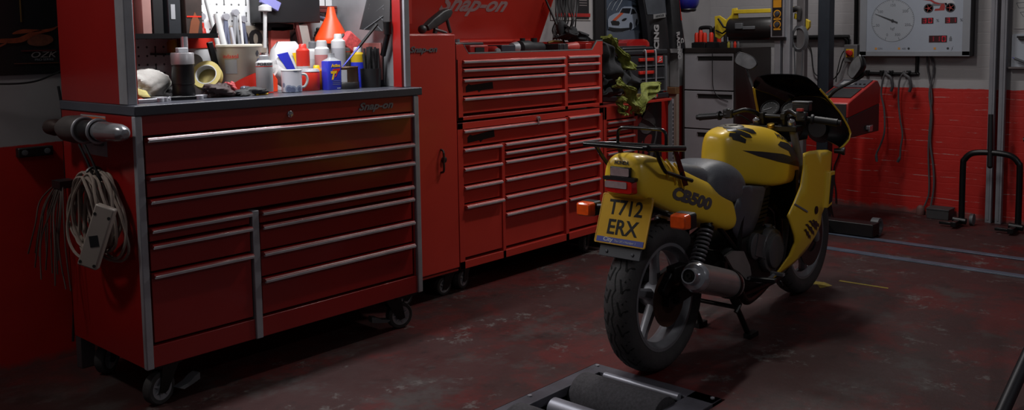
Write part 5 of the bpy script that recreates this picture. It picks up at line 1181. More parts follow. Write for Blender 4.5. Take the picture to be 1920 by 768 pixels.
part('foot_latch', G().box(5.56, 5.60, 3.735, 3.75, .925, .945).box(5.70, 5.75, 3.735, 3.75, .925, .945), M('red latch', (196, 44, 32), .4), tb)
rl_ = thing('tail_lamp_unit', 'clear cased red lamp unit lying on top of the black toolbox', 'lamp', (5.62, 3.9, 1.295))
part('lens', G().loft([[V(5.66 + y * a, 3.90 + x_ * .06, 1.297 + .055 * k) for y, x_ in rrect(.15, 1, .1, 3)] for k, a in ((0, 1.), (.5, .98), (.9, .75), (1, .5))]), M('deep red lens', (150, 24, 24), .2, coat=.4), rl_)
part('case', G().box(5.40, 5.74, 3.83, 3.97, 1.2955, 1.304), M('smoked case', (56, 56, 60), .25), rl_, bev=.004)
# pale boards and roll next to the filing cabinet
solo('timber_board', G().box(6.42, 6.455, 3.985, 4.06, 0, .90), M('cream board', (150, 136, 124), .6, var=.1), 'tall cream board standing left of the filing cabinet', 'board', bev=.003)
solo('timber_offcut', G().box(6.395, 6.46, 3.985, 4.075, .90, .955), M('brown timber', (104, 72, 44), .6, var=.25, scale=14), 'brown timber offcut lying on the cream board', 'timber', bev=.003)
solo('pale_panel', G().box(6.445, 6.458, 3.985, 4.07, .9555, 1.235), M('white panel', (150, 148, 150), .5), 'white panel standing beside the filing cabinet top', 'panel', bev=.003)
# cable bundle hanging by the lid
cbn = thing('cable_bundle', 'bunch of black cables hanging beside the open red chest lid', 'cable', (4.86, 3.93, 1.36))
rnd = random.Random(3)
for i in range(14):
    x_ = 4.80 + .012 * i + rnd.uniform(-.01, .01); y_ = 3.93 + rnd.uniform(-.05, .05)
    pts = [(x_ + .03, y_, 1.72), (x_ + .02 + rnd.uniform(-.02, .02), y_, 1.6), (x_ + rnd.uniform(-.025, .025), y_ - .02, 1.5), (x_ - .01 + rnd.uniform(-.02, .02), y_, 1.42), (x_ + rnd.uniform(-.02, .02), y_, 1.345 + rnd.uniform(0, .03))]
    part('cable', G().tube(cr(pts, 5), .0048, 6), M('black cable', (20, 20, 23), .5) if i % 4 else GC, cbn)
part('hook', G().box(4.80, 5.0, 3.9, 4.1, 1.70, 1.72), BLACKM, cbn)
# jacket draped over the chest corner and the side cabinet, glove on the chest
JB = M('black jacket cloth', (38, 39, 44), .85, var=.2, scale=22, bump=.25); HV = M('hi vis yellow cloth', (122, 128, 56), .75, var=.35, scale=55, bump=.2)
ja = thing('work_jacket', 'black and hi-vis yellow work jacket heaped over the narrow side cabinet', 'jacket', (4.95, 3.65, .93))
def cloth(pts, wds, y0, bulge, n=30, seed=0):
    """crumpled ribbon of cloth through (x,z) points with half widths, standing off plane y0"""
    c = cr([(x, y0, z) for x, z in pts], 6); ws_ = cr([(w, 0, 0) for w in wds], 6); m_ = len(c)
    def f(a, b):
        q = b * (m_ - 1); i = min(int(q), m_ - 2); p = c[i].lerp(c[i + 1], q - i); t = c[i + 1] - c[i]; s_ = V(t.z, 0, -t.x).normalized(); w = ws_[i].x + (ws_[i + 1].x - ws_[i].x) * (q - i)
        k = 2 * a - 1
        return p + s_ * (k * w + .008 * math.sin(9 * b + 5 * a + seed)) + V(0, -bulge * (1 - k * k) + .016 * math.sin(14 * b + seed + 3 * a) + .010 * math.sin(11 * a + 7 * b + seed) + .009 * math.sin(17 * a - 9 * b + 2 * seed) + .005 * abs(math.sin(15 * b + 9 * a + seed)), .004 * math.sin(21 * b + seed))
    return G().grid(f, n, n, .012)
part('body_cloth', cloth([(4.76, 1.33), (4.86, 1.23), (4.93, 1.13), (5.02, 1.06)], [.05, .13, .15, .11], 3.62, .13, seed=1), JB, ja)
part('body_cloth', cloth([(5.05, 1.12), (5.14, 1.08), (5.20, 1.02), (5.24, .99)], [.06, .09, .10, .08], 3.60, .08, seed=3), JB, ja)
part('body_cloth', cloth([(4.80, 1.12), (4.85, 1.05), (4.88, 1.01)], [.08, .10, .08], 3.60, .07, seed=5), JB, ja)
part('sleeve_panel', cloth([(4.83, 1.37), (4.93, 1.32), (5.0, 1.26), (5.06, 1.20), (5.12, 1.165)], [.012, .02, .028, .042, .02], 3.555, .05, seed=2), HV, ja, label='hi-vis yellow panel')
part('hem_panel', cloth([(4.77, 1.075), (4.86, 1.06), (4.94, 1.0), (4.98, .93), (5.01, .885)], [.02, .032, .036, .036, .03], 3.425, .04, seed=4), HV, ja, label='hi-vis yellow panel')
part('hem_panel', cloth([(5.26, 1.05), (5.18, 1.02), (5.10, .975), (5.04, .91), (5.01, .87)], [.012, .05, .05, .045, .022], 3.42, .04, seed=6), HV, ja, label='hi-vis yellow panel')
solo('cardboard_pack', G().box(5.06, 5.17, 3.49, 3.58, .926, .985), M('tan cardboard', (128, 108, 54), .7), 'small tan cardboard pack peeping out under the jacket', 'pack', bev=.003)
part('lining', cloth([(4.84, .98), (4.86, .92), (4.87, .87)], [.018, .022, .018], 3.43, .015, seed=8), HV, ja, label='hi-vis yellow strip')
gl = thing('work_glove', 'black padded glove lying on the top chest corner', 'glove', (4.62, 3.75, 1.35))
part('cuff', cloth([(4.56, 1.42), (4.62, 1.40), (4.70, 1.385), (4.80, 1.37)], [.05, .05, .035, .03], 3.72, .08, seed=9), JB, gl)
part('thumb', G().tube(cr([(4.58, 3.70, 1.40), (4.575, 3.70, 1.44), (4.60, 3.70, 1.47)], 5), [.03] * 8 + [.026, .02, .008], 10), JB, gl)
part('finger', G().tube(cr([(4.68, 3.70, 1.38), (4.70, 3.70, 1.415), (4.72, 3.70, 1.425)], 5), [.026] * 8 + [.022, .018, .008], 10), JB, gl)
# ------------------------------------------------------------------ things in the top chest tray
def bulk(name, lbl, cat, g, m, **k): return solo(name, g, m, lbl, cat, 'tools in the chest tray', **k)
TG = M('grey tool body', (64, 64, 68), .45, .3, var=.2); TR = M('red tool body', (150, 34, 30), .4, var=.12)
tz = 1.272
b_ = thing('battery_charger', 'red boxy charger at the left of the chest tray', 'charger', (3.66, 3.60, tz)); part('case', G().box(3.58, 3.73, 3.54, 3.66, tz, 1.338), TR, b_, bev=.008); part('slot', G().box(3.62, 3.69, 3.535, 3.545, 1.29, 1.325), DARK, b_)
b_ = thing('air_drill', 'small red air tool with pale cap in the chest tray', 'air tool', (3.80, 3.58, tz)); part('body', G().lathe((3.80, 3.54, 1.298), V(.1, 1, 0), [(0, .02), (.02, .032), (.12, .03), (.14, .02), (.14, .001)], 16), TR, b_); part('cap', G().lathe((3.80, 3.54, 1.298), V(-.1, -1, 0), [(0, .02), (.012, .018), (.013, .001)], 14), LGREY, b_)
bulk('tool_case', 'dark flat case lying in the chest tray behind red charger', 'case', G().box(3.56, 3.90, 3.74, 3.92, tz, 1.352), TG, bev=.006)
bulk('socket_box', 'blue grey box in the chest tray right of the small red tool', 'box', G().box(3.86, 3.98, 3.56, 3.70, tz, 1.335), M('blue grey box', (50, 54, 66), .5), bev=.005)
b_ = thing('angle_grinder', 'grey angle grinder lying across the middle of the chest tray', 'grinder', (4.2, 3.63, tz)); part('motor_body', G().lathe((4.08, 3.63, 1.312), V(1, .1, 0), [(0, .02), (.01, .045), (.10, .048), (.14, .036), (.24, .034), (.25, .03), (.25, .001)], 20), TG, b_); part('gear_head', G().lathe((4.06, 3.63, 1.312), V(-1, 0, .1), [(0, .04), (.04, .03), (.05, .001)], 16), STEEL, b_); part('side_handle', G().cyl((4.12, 3.63, 1.35), (4.12, 3.63, 1.372), .016), BLACK, b_); part('switch_knob', G().cyl((4.26, 3.66, 1.34), (4.26, 3.66, 1.372), .02), BLACK, b_)
b_ = thing('impact_wrench', 'black and red impact wrench in the right half of the chest tray', 'impact wrench', (4.32, 3.72, tz)); part('body', G().lathe((4.22, 3.80, 1.325), V(1, 0, 0), [(0, .02), (.02, .036), (.10, .04), (.16, .03), (.20, .018), (.20, .001)], 18), TR, b_); part('handle', G().tube([(4.29, 3.80, 1.31), (4.31, 3.73, 1.30)], .022, 10), BLACK, b_)
bulk('jump_pack', 'dark ribbed battery pack in the chest tray', 'battery', G().box(4.35, 4.445, 3.54, 3.66, tz, 1.335).box(4.36, 4.37, 3.535, 3.54, tz, 1.33).box(4.40, 4.41, 3.535, 3.54, tz, 1.33), TG, bev=.004)
b_ = thing('cordless_drill', 'red cordless drill at the right end of the chest tray', 'drill', (4.54, 3.60, tz)); part('body', G().lathe((4.47, 3.58, 1.312), V(1, .05, 0), [(0, .012), (.02, .026), (.11, .032), (.12, .02), (.12, .001)], 16), M('faded red drill', (170, 66, 62), .45, var=.2), b_); part('chuck', G().lathe((4.59, 3.585, 1.312), X, [(0, .02), (.03, .012), (.03, .001)], 14), CHROME, b_); part('battery', G().box(4.46, 4.54, 3.55, 3.62, tz, 1.29), TR, b_)
bulk('red_case', 'long low red case against the right end of chest tray', 'case', G().box(4.60, 4.665, 3.52, 3.76, tz, 1.335), TR, bev=.005)
b_ = thing('brass_nozzle', 'brass air nozzle lying on the drills in the chest tray', 'nozzle', (4.52, 3.72, 1.33)); part('tube', G().tube([(4.44, 3.70, 1.34), (4.50, 3.70, 1.35), (4.58, 3.70, 1.345)], .008, 8), M('dull brass', (120, 96, 50), .4, .7), b_)
for i in range(5):
    x_ = 3.50 + .05 * i; bulk('ratchet', '%s chrome ratchet from the left, lying on the dark case behind the red charger' % ('first', 'second', 'third', 'fourth', 'fifth')[i], 'ratchet', G().cyl((x_, 3.76, 1.362), (x_ + .04, 3.90, 1.362), .008, n=8).lathe((x_, 3.76, 1.3525), Z, [(0, .016), (.02, .016), (.02, .001)], 12), CHROME)
# tool on the locker
gr = thing('jaw_puller', 'grey hand tool with ball end sitting on top of the locker', 'hand tool', (3.25, 3.56, LZ1))
GT = M('worn grey casting', (88, 86, 88), .45, .5, var=.2, scale=20)
part('head', G().loft([[V(3.255 + .165 * t, 3.54, 1.432 + .085 * t) + (V(-.46, 0, .89) * (b * w) + Y * (a * .024)) for a, b in rrect(1, 1, .4, 3)] for t, w in ((0, .016), (.3, .026), (.75, .030), (.95, .024), (1.05, .012))]), GT, gr)
part('ball', G().ball((3.222, 3.53, 1.425), .0235, 16, 10), GT, gr)
part('leg', G().tube(cr([(3.315, 3.53, 1.46), (3.318, 3.53, 1.43), (3.31, 3.53, 1.405)], 4), .013, 8), GT, gr)
part('leg', G().tube(cr([(3.40, 3.53, 1.48), (3.412, 3.53, 1.44), (3.425, 3.53, 1.407)], 4), .009, 8), GT, gr)
part('bar', G().tube(cr([(3.30, 3.52, 1.425), (3.35, 3.52, 1.415), (3.385, 3.52, 1.405)], 4), .008, 8), GT, gr)
solo('red_box', G().box(3.10, 3.235, 3.62, 3.80, 1.452, 1.75).box(3.11, 3.225, 3.63, 3.79, 1.404, 1.452), RED2, 'red box standing at the back of the locker top', 'box', bev=.004)
# ------------------------------------------------------------------ things on the lit bench (worktop at z 1.148)
BZ = 1.148
def can(name, lbl, cat, x, y, r, h, body, cap, cap_h, grp=None, neck=.55, bands=()):
    t = thing(name, lbl, cat, (x, y, BZ), group=grp)
    b = part('can', G().lathe((x, y, BZ), Z, [(0, r * .93), (.004, r), (h - .012, r), (h, r * neck), (h + .004, r * neck), (h + .004, .001)], 24), body, t)
    if cap_h: part('cap', G().lathe((x, y, BZ + h - .006), Z, [(0, r * neck), (0, r * neck * 1.12), (cap_h, r * neck), (cap_h + .004, r * neck * .8), (cap_h + .004, .001)], 18), cap, t)
    for z0, z1, m_ in bands: part('label_band', G().lathe((x, y, BZ + z0), Z, [(0, r), (0, r * 1.012), (z1 - z0, r * 1.012), (z1 - z0, r)], 24), m_, b)
    return t
WC = M('white can', (232, 232, 234), .4, var=.05); RC = M('red can', (190, 40, 26), .4, var=.08); GCN = M('grey white can', (205, 205, 208), .4, var=.06)
# pail of solvent
pl_ = thing('paint_pail', 'large cream pail with red wave label in the middle of the bench', 'pail', (2.184, 3.585, BZ))
px, py, pr_, ph = 2.184, 3.585, .095, .20
part('bucket', G().lathe((px, py, BZ), Z, [(0, pr_ * .88), (.003, pr_ * .9), (ph, pr_), (ph + .006, pr_ * 1.05), (ph + .014, pr_ * 1.05), (ph + .016, pr_ * .98), (ph - .004, pr_ * .97), (.02, pr_ * .86), (.02, .001)], 36), M('cream pail', (238, 230, 210), .45, var=.04), pl_)
def wrap(x, y, rf, a0, a1, zlo, zhi, n=24, lift=.0012):
    """label on a round side: zlo, zhi functions of t in 0..1, angles measured from -y"""
    L_ = []
    for i in range(n + 1):
        t = i / n; a = R(a0 + (a1 - a0) * t)
        L_.append([V(x + math.sin(a) * (rf(z) + lift), y - math.cos(a) * (rf(z) + lift), z) for z in (zlo(t), (zlo(t) + zhi(t)) / 2, zhi(t))])
    return G().loft(L_, cap=False, closed=False)
rf_ = lambda z: pr_ * (.9 + .1 * (z - BZ) / ph)
part('red_wave', wrap(px, py, rf_, -80, 70, lambda t: BZ + .012, lambda t: BZ + .02 + .075 * math.sin(min(1, t * 1.25) * PI / 2)), RC, pl_)
part('text_patch', wrap(px, py, rf_, -72, -38, lambda t: BZ + .09, lambda t: BZ + .15), M('pale label', (150, 150, 152), .5), pl_)
tx_ = G().text('indasol', .026, (0, 0, 0), X, Z, .0004); 
for i, v in enumerate(tx_.v):
    a = R(-55) + v.x / pr_; z = BZ + .165 + v.z; r_ = rf_(z) + .0014 - v.y; tx_.v[i] = V(px + math.sin(a) * r_, py - math.cos(a) * r_, z)
part('pail_lettering', tx_, RC, pl_, flat=True)
for a, z, m_ in ((22, .175, INK), (26, .14, M('dull blue print', (70, 80, 110), .5)), (42, .165, M('dull red print', (150, 80, 80), .5)), (40, .115, INK)):
    part('round_print', wrap(px, py, rf_, a - 7, a + 7, lambda t, z=z: BZ + z - .014 * math.sin(PI * t), lambda t, z=z: BZ + z + .014 * math.sin(PI * t)), m_, pl_)
# grey spray can with lettering in front of it
c1 = can('spray_can', 'grey white spray can with red ring standing before cream pail', 'spray can', 2.214, 3.44, .036, .148, GCN, LGREY, .022, bands=((.118, .121, RC), (.004, .010, RC)))
tx_ = G().text('FORCH', .022, (0, 0, 0), X, Z, .0004, bold=.0006)
for i, v in enumerate(tx_.v):
    a = R(-22) + v.x / .036; z = BZ + .13 + v.z * .7; r_ = .0368 - v.y; tx_.v[i] = V(2.214 + math.sin(a) * r_, 3.44 - math.cos(a) * r_, z)
part('can_lettering', tx_, INK, c1, flat=True)
# mug
mgx, mgy = 2.345, 3.43
mu = thing('mug', 'white mug with blue grey pattern on the front of bench', 'mug', (mgx, mgy, BZ))
def mug_mat():
    m = M('mug pattern', (150, 155, 165), .3, coat=.4); nt = m.node_tree; N = nt.nodes; L = nt.links
    v = N.new('ShaderNodeTexVoronoi'); v.inputs['Scale'].default_value = 26; tc = N.new('ShaderNodeTexCoord'); L.new(tc.outputs['Object'], v.inputs['Vector'])
    c = N.new('ShaderNodeValToRGB'); L.new(v.outputs['Distance'], c.inputs[0]); c.color_ramp.interpolation = 'CONSTANT'
    c.color_ramp.elements[0].color = (.10, .12, .2, 1); c.color_ramp.elements[1].color = (.6, .6, .65, 1); c.color_ramp.elements[1].position = .5
    e = c.color_ramp.elements.new(.32); e.color = (.24, .28, .38, 1)
    L.new(c.outputs[0], N['Principled BSDF'].inputs['Base Color']); return m
part('body', G().lathe((mgx, mgy, BZ), Z, [(0, .04), (.004, .044), (.096, .045), (.098, .043), (.098, .040), (.01, .038), (.01, .001)], 28), mug_mat(), mu)
part('rim', G().torus((mgx, mgy, BZ + .0975), Z, .0435, .003, 28, 8), WHITE, mu)
part('handle', G().tube(cr([(mgx + .044, mgy - .005, BZ + .08), (mgx + .068, mgy - .01, BZ + .075), (mgx + .075, mgy - .012, BZ + .05), (mgx + .062, mgy - .01, BZ + .025), (mgx + .042, mgy - .005, BZ + .02)], 5), .006, 8), WHITE, mu)
# blue flat can
bl_ = thing('lubricant_can', 'flat blue oblong can with yellow and red T on the bench', 'can', (2.57, 3.44, BZ))
BLU = M('blue tin', (38, 48, 170), .35, coat=.3)
b_ = part('can', G().loft([[V(2.57 + p[0], 3.44 + p[1], z) for p in rrect(.041 * k, .028 * k, .012, 4)] for z, k in ((BZ, .98), (BZ + .003, 1), (BZ + .128, 1), (BZ + .133, .96))]), BLU, bl_)
part('shoulder', G().loft([[V(2.57 + p[0], 3.44 + p[1], z) for p in rrect(.038 * k, .026 * k, .01, 4)] for z, k in ((BZ + .133, 1), (BZ + .145, .5), (BZ + .15, .42), (BZ + .168, .42))]), LGREY, bl_)
o_ = V(2.57, 3.4118, BZ)
part('can_lettering', G().text('Action', .02, o_ + V(.004, 0, .112), X, Z, .0006, width=.05, bold=.0008, shear=.1), YEL, b_, flat=True)
part('letter_mark', G().prism([(-.026, .086), (.012, .088), (.008, .076), (-.004, .075), (-.011, .048), (-.021, .047), (-.013, .075), (-.024, .075)], o_, X, Z, .0006), YEL, b_)
part('letter_mark', G().prism([(-.012, .096), (.028, .098), (.024, .086), (.018, .085), (.004, .062), (-.004, .058), (.005, .072), (.010, .089), (-.016, .088)], o_, X, Z, .0006), RC, b_)
for z_ in (.04, .032, .024): part('print_line', G().box(2.554, 2.598, 3.4112, 3.4119, BZ + z_, BZ + z_ + .002), GINK, b_)
part('print_line', G().box(2.578, 2.598, 3.4112, 3.4119, BZ + .006, BZ + .009), WHITE, b_)
# tin with brush
ti = thing('varnish_tin', 'brown and silver tin with black base in front of the brushes', 'tin', (2.655, 3.445, BZ))
part('tin', G().lathe((2.655, 3.445, BZ), Z, [(0, .058), (.004, .06), (.098, .057), (.102, .059), (.104, .057), (.104, .05), (.02, .05), (.02, .001)], 30), M('old tin brown', (96, 72, 50), .4, .4, var=.2), ti)
part('silver_label', wrap(2.655, 3.445, lambda z: .0595 - .025 * (z - BZ), -70, -32, lambda t: BZ + .034, lambda t: BZ + .09), LGREY, ti)
part('dark_base', G().lathe((2.655, 3.445, BZ), Z, [(0, .0605), (.002, .0615), (.03, .061), (.032, .0595)], 30), BLACK, ti)
part('dark_print', wrap(2.655, 3.445, lambda z: .0595 - .025 * (z - BZ), 5, 30, lambda t: BZ + .078, lambda t: BZ + .085), M('maroon print', (60, 26, 22), .5), ti)
br_ = thing('paint_brush', 'long handled blue and black brush leaning out of the brown tin', 'brush', (2.655, 3.445, BZ + .1))
a_, b2 = V(2.640, 3.45, BZ + .10), V(2.79, 3.37, BZ + .30)
part('blue_shaft', G().tube([a_, a_.lerp(b2, .2), a_.lerp(b2, .48)], [.006, .009, .010], 8, flat=.5), BLU, br_)
part('black_shaft', G().tube([a_.lerp(b2, .46), b2], .0075, 8), BLACK, br_)
# pot of brushes at the right
bpz = thing('brush_pot', 'black pot full of upright dark bristle brushes at the right bench end', 'brush pot', (2.80, 3.44, BZ))
part('pot', G().lathe((2.80, 3.44, BZ), Z, [(0, .046), (.09, .05), (.09, .042), (.02, .042), (.02, .001)], 20), BLACK, bpz)
rnd = random.Random(5)
for i in range(34):
    a = rnd.uniform(0, 2 * PI); r_ = rnd.uniform(0, .038); x_, y_ = 2.80 + r_ * math.cos(a), 3.44 + r_ * math.sin(a)
    part('bristle_rod', G().cyl((x_, y_, BZ + .03), (x_ + rnd.uniform(-.006, .01), y_ + rnd.uniform(-.01, .01), BZ + rnd.uniform(.16, .195)), .0058, n=6), M('dark bristle', (34, 33, 36), .6), bpz)
# black canister with a steel head
cn = thing('grease_canister', 'black cylinder with bright steel top at the left front of bench', 'canister', (1.85, 3.46, BZ))
part('barrel', G().lathe((1.85, 3.46, BZ), Z, [(0, .044), (.004, .046), (.06, .043), (.062, .045), (.128, .043), (.13, .044), (.14, .043), (.14, .001)], 26), M('scuffed black barrel', (28, 27, 29), .4, .3, var=.3, scale=40), cn)
part('steel_head', G().lathe((1.85, 3.46, BZ + .138), Z, [(0, .043), (.002, .0455), (.044, .0455), (.048, .043), (.048, .001)], 26), M('satin steel', (180, 178, 182), .3, .5), cn)
part('pump_rod', G().cyl((1.867, 3.47, BZ + .18), (1.867, 3.47, BZ + .25), .014), CHROME, cn)
part('pump_handle', G().obox((1.844, 3.45, BZ + .196), X, Y, Z, .022, .012, .010), LGREY, cn, bev=.003)
# white rag
def lump(name, lbl, cat, c, r, m, seed, grp=None, n=24, amp=.22):
    rr = random.Random(seed); k = [(rr.uniform(2, 5), rr.uniform(2, 5), rr.uniform(0, 6)) for _ in range(5)]
    q = [(V(rr.uniform(-1, 1), rr.uniform(-1, 1), rr.uniform(-1, 1)).normalized() * rr.uniform(6, 15), rr.uniform(0, 6)) for _ in range(7)]
    g = G().ball((0, 0, 0), 1, 2 * n, 28)
    for i, v in enumerate(g.v):
        s_ = 1 + amp * sum(math.sin(v.x * a + v.z * b + p) for a, b, p in k) / 3 + amp * .42 * sum(abs(math.sin(v.dot(d_) + p)) - .6 for d_, p in q) / 3
        g.v[i] = V(c[0] + v.x * r[0] * s_, c[1] + v.y * r[1] * s_, max(BZ, c[2] + v.z * r[2] * s_))
    return solo(name, g, m, lbl, cat, grp)
RAG = M('white rag', (200, 198, 192), .8, var=.08, bump=.2)
lump('rag', 'crumpled white rag at the far left of bench', 'rag', (1.705, 3.55, BZ + .045), (.115, .09, .075), RAG, 2)
lump('rag', 'yellowish stained rag below the white rag at far left', 'rag', (1.66, 3.44, BZ + .02), (.04, .035, .035), M('stained rag', (170, 160, 96), .8), 4)
lump('glove', 'crumpled black and red glove in front of tape roll', 'glove', (1.985, 3.425, BZ + .02), (.07, .05, .042), M('black red glove', (44, 24, 24), .7, var=.5, scale=16), 7, amp=.35)
lump('glove', 'crumpled red glove beside the cream pail foot', 'glove', (2.065, 3.465, BZ + .028), (.022, .03, .034), M('red glove', (150, 52, 56), .7), 8, amp=.3)
lump('glove', 'flat black glove lying before the pail', 'glove', (2.105, 3.385, BZ + .012), (.07, .035, .022), M('black glove', (26, 25, 28), .7), 10, amp=.3)
lump('crumpled_foil', 'crumpled silver blue foil under the cream pail front', 'foil', (2.13, 3.455, BZ + .014), (.04, .03, .02), M('foil', (120, 126, 140), .3, .5, var=.3, scale=30), 11, amp=.3)
lump('rag', 'dark oily rag between the canister and the white rag', 'rag', (1.86, 3.58, BZ + .012), (.05, .05, .03), M('oily rag', (40, 36, 36), .8, var=.4, scale=30), 13, amp=.3)
solo('blue_tray', G().box(1.80, 1.95, 3.60, 3.70, BZ, BZ + .045), M('pale blue box', (140, 146, 160), .4), 'pale blue grey box behind the black canister', 'box', bev=.006)
rnd = random.Random(9); 
TL = [('spanner', 'steel spanner'), ('screwdriver', 'red handled screwdriver'), ('socket', 'short socket'), ('pliers', 'dark pliers'), ('allen_key', 'thin bent key'), ('spanner', 'dark spanner')]
spots = [(1.63, 3.36), (1.68, 3.40), (1.72, 3.37), (1.77, 3.42), (1.80, 3.38), (1.94, 3.42)]
where = ['nearest the left post', 'beside the left post', 'before the white rag', 'left of the black canister', 'at the front edge near canister', 'right of the black canister']
for (n_, l_), (x_, y_), w_2 in zip(TL, spots, where):
    a = rnd.uniform(-.5, .5); d = V(math.cos(a), math.sin(a) * .5, 0).normalized()
    t = thing(n_, '%s lying %s' % (l_, w_2), n_.replace('_', ' '), (x_, y_, BZ), group='loose tools on the bench')
    m_ = {'spanner': STEEL, 'screwdriver': RC, 'socket': CHROME, 'pliers': BLACKM, 'allen_key': BLACKM}[n_]
    part('shaft', G().obox(V(x_, y_, BZ + .008), d, Z.cross(d), Z, .06 if n_ != 'socket' else .018, .009, .007), m_, t, bev=.003)
    part('head', G().lathe(V(x_, y_, BZ + .001) + d * (.065 if n_ != 'socket' else .0), Z, [(0, .016), (.014, .016), (.016, .008), (.016, .001)], 12), STEEL if n_ != 'pliers' else BLACKM, t)
solo('parts_tray', G().lathe((1.70, 3.43, BZ), Z, [(0, .05), (.018, .065), (.02, .063), (.004, .048), (.004, .001)], 24), BLACKM, 'shallow black round tray at the left front of bench', 'tray')
solo('pencil', G().cyl((2.12, 3.36, BZ + .004), (2.20, 3.40, BZ + .004), .004, n=6), YEL, 'yellow pencil lying at the worktop front edge', 'pencil')
# masking tape roll leaning
tr_ = thing('tape_roll', 'roll of yellow masking tape leaning beside the pail', 'tape', (2.02, 3.53, BZ))
ax_ = V(-.62, -.62, .42).normalized(); tc2 = V(1.995, 3.53, BZ + .085)
part('tape', G().lathe(tc2 - ax_ * .018, ax_, [(0, .044), (0, .062), (.036, .062), (.036, .044), (0, .044)], 36), M('masking tape', (182, 166, 96), .6, var=.06), tr_)
part('core', G().lathe(tc2 - ax_ * .0185, ax_, [(0, .040), (0, .044), (.037, .044), (.037, .040), (0, .040)], 36), WHITE, tr_)
# container with red lid behind
ct = thing('cleaner_tub', 'white tub with broad red lid behind the tape roll', 'tub', (2.075, 3.735, BZ))
part('tub', G().lathe((2.075, 3.735, BZ), Z, [(0, .08), (.20, .085), (.21, .084), (.21, .001)], 30), WC, ct)
part('lid', G().lathe((2.075, 3.735, BZ + .20), Z, [(0, .085), (.002, .088), (.052, .087), (.056, .082), (.056, .001)], 30), RC, ct)
part('lid_knob', G().lathe((2.08, 3.735, BZ + .256), Z, [(0, .034), (.03, .03), (.036, .024), (.055, .024), (.058, .02), (.058, .001)], 20), RC, ct)
solo('box_cutter', G().obox((2.07, 3.60, BZ + .155), V(.25, 0, -1), Y, V(1, 0, .25), .075, .008, .013), BLACKM, 'black hand tool standing upright between tub and pail', 'hand tool', bev=.004)
solo('red_bottle', G().lathe((2.058, 3.622, BZ), Z, [(0, .018), (.1, .018), (.125, .014), (.14, .014), (.14, .001)], 16), M('dark red bottle', (110, 34, 40), .4), 'small dark red bottle between tub and pail', 'bottle')
# tools standing in the pail
for i, (x_, l_, r_, m_, lab) in enumerate(((2.13, .36, .010, WHITE, 'white long stick leaning in the pail, leftmost'), (2.155, .30, .014, WHITE, 'thick white stick leaning in the pail, second from left'), (2.20, .24, .008, STEEL, 'thin steel rod in the pail, second from right'), (2.225, .30, .006, WHITE, 'thin white rod upright in the pail, rightmost'))):
    solo('stirring_stick', G().cyl((x_, 3.60, BZ + .05), (x_ - .05 + .022 * i, 3.66, BZ + .05 + l_), r_, n=10), m_, lab, 'stick', 'sticks in the pail')
# orange box, bottles and cans behind
solo('orange_box', G().prism([(0, 0), (.05, 0), (.05, .055), (.028, .085), (.0, .07)], (2.29, 3.53, BZ), X, Z, -.05), M('orange carton', (216, 60, 22), .5), 'small orange carton behind the mug', 'box', bev=.003)
RCAP = M('red cap', (190, 46, 36), .4)
can('spray_can', 'tall red spray can standing behind the mug', 'spray can', 2.50, 3.56, .031, .195, RC, RCAP, .02, 'cans at the back of the bench', bands=((.04, .11, GCN),))
can('jar', 'red tin with grey lid standing between mug and blue can', 'tin', 2.482, 3.485, .044, .092, RC, LGREY, .01, neck=.9)
can('bottle', 'orange and yellow bottle left of the blue can', 'bottle', 2.545, 3.52, .026, .10, M('orange bottle', (205, 110, 20), .4), YEL, .015)
can('spray_can', 'white spray can with grey trigger top behind the blue can', 'spray can', 2.617, 3.645, .034, .19, WC, GREY, .035, 'cans at the back of the bench', bands=((.10, .14, GCN),))
can('spray_can', 'white spray can with round white cap behind the blue can, leftward', 'spray can', 2.612, 3.567, .034, .20, WC, WHITE, .03, 'cans at the back of the bench', neck=.7, bands=((.10, .16, M('rosy label', (186, 120, 120), .5)),))
can('spray_can', 'tall white spray can with white nozzle above the brown tin', 'spray can', 2.705, 3.562, .034, .235, WC, WHITE, .025, 'cans at the back of the bench', bands=((.06, .19, M('pale grey label', (176, 176, 182), .5)),))
can('spray_can', 'grey spray can with black nozzle behind the brown tin', 'spray can', 2.765, 3.60, .036, .20, M('dark grey can', (112, 108, 108), .4), WHITE, .02, 'cans at the back of the bench', bands=((.17, .173, RC),))
can('spray_can', 'yellow spray can with white cap beside the black brush pot', 'spray can', 2.795, 3.53, .034, .17, M('yellow can', (180, 150, 26), .4), WHITE, .025, 'cans at the back of the bench', bands=((.0, .12, BLU),))
solo('nozzle_bulb', G().lathe((2.765, 3.60, BZ + .222), Z, [(0, .006), (.01, .012), (.03, .010), (.038, .004), (.038, .001)], 12), BLACK, 'black nozzle bulb on the grey spray can', 'nozzle')
# white blue yellow bag and boxes further back
bg = thing('cleaner_bag', 'white bag with blue and yellow print standing behind the mug', 'bag', (2.545, 3.725, BZ))
b_ = part('bag', G().loft([[V(2.525 + p[0], 3.725 + p[1], z) for p in rrect(.09 * k, .04 * j, .02, 4)] for z, k, j in ((BZ, 1, 1), (BZ + .12, 1.0, 1.1), (BZ + .19, .85, .8), (BZ + .225, .55, .4))]), WC, bg)
part('blue_print', G().prism([(-.085, .165), (-.025, .175), (.035, .05), (.0, .05)], (2.525, 3.681, BZ), X, Z, .0012), BLU, b_)
part('yellow_print', G().prism([(-.0, .17), (.06, .175), (.07, .05), (.04, .05)], (2.525, 3.681, BZ), X, Z, .0012), YEL, b_)
solo('paper_roll', G().lathe((2.348, 3.58, BZ + .09), V(.75, 0, -.45), [(0, .02), (0, .038), (.10, .038), (.10, .02), (0, .02)], 24), WHITE, 'white paper roll tilted behind the mug', 'paper roll')
solo('white_cup', G().lathe((2.395, 3.70, BZ), Z, [(0, .042), (.13, .048), (.14, .044), (.14, .001)], 22), WHITE, 'white round tub partly behind the grey spray can', 'tub')
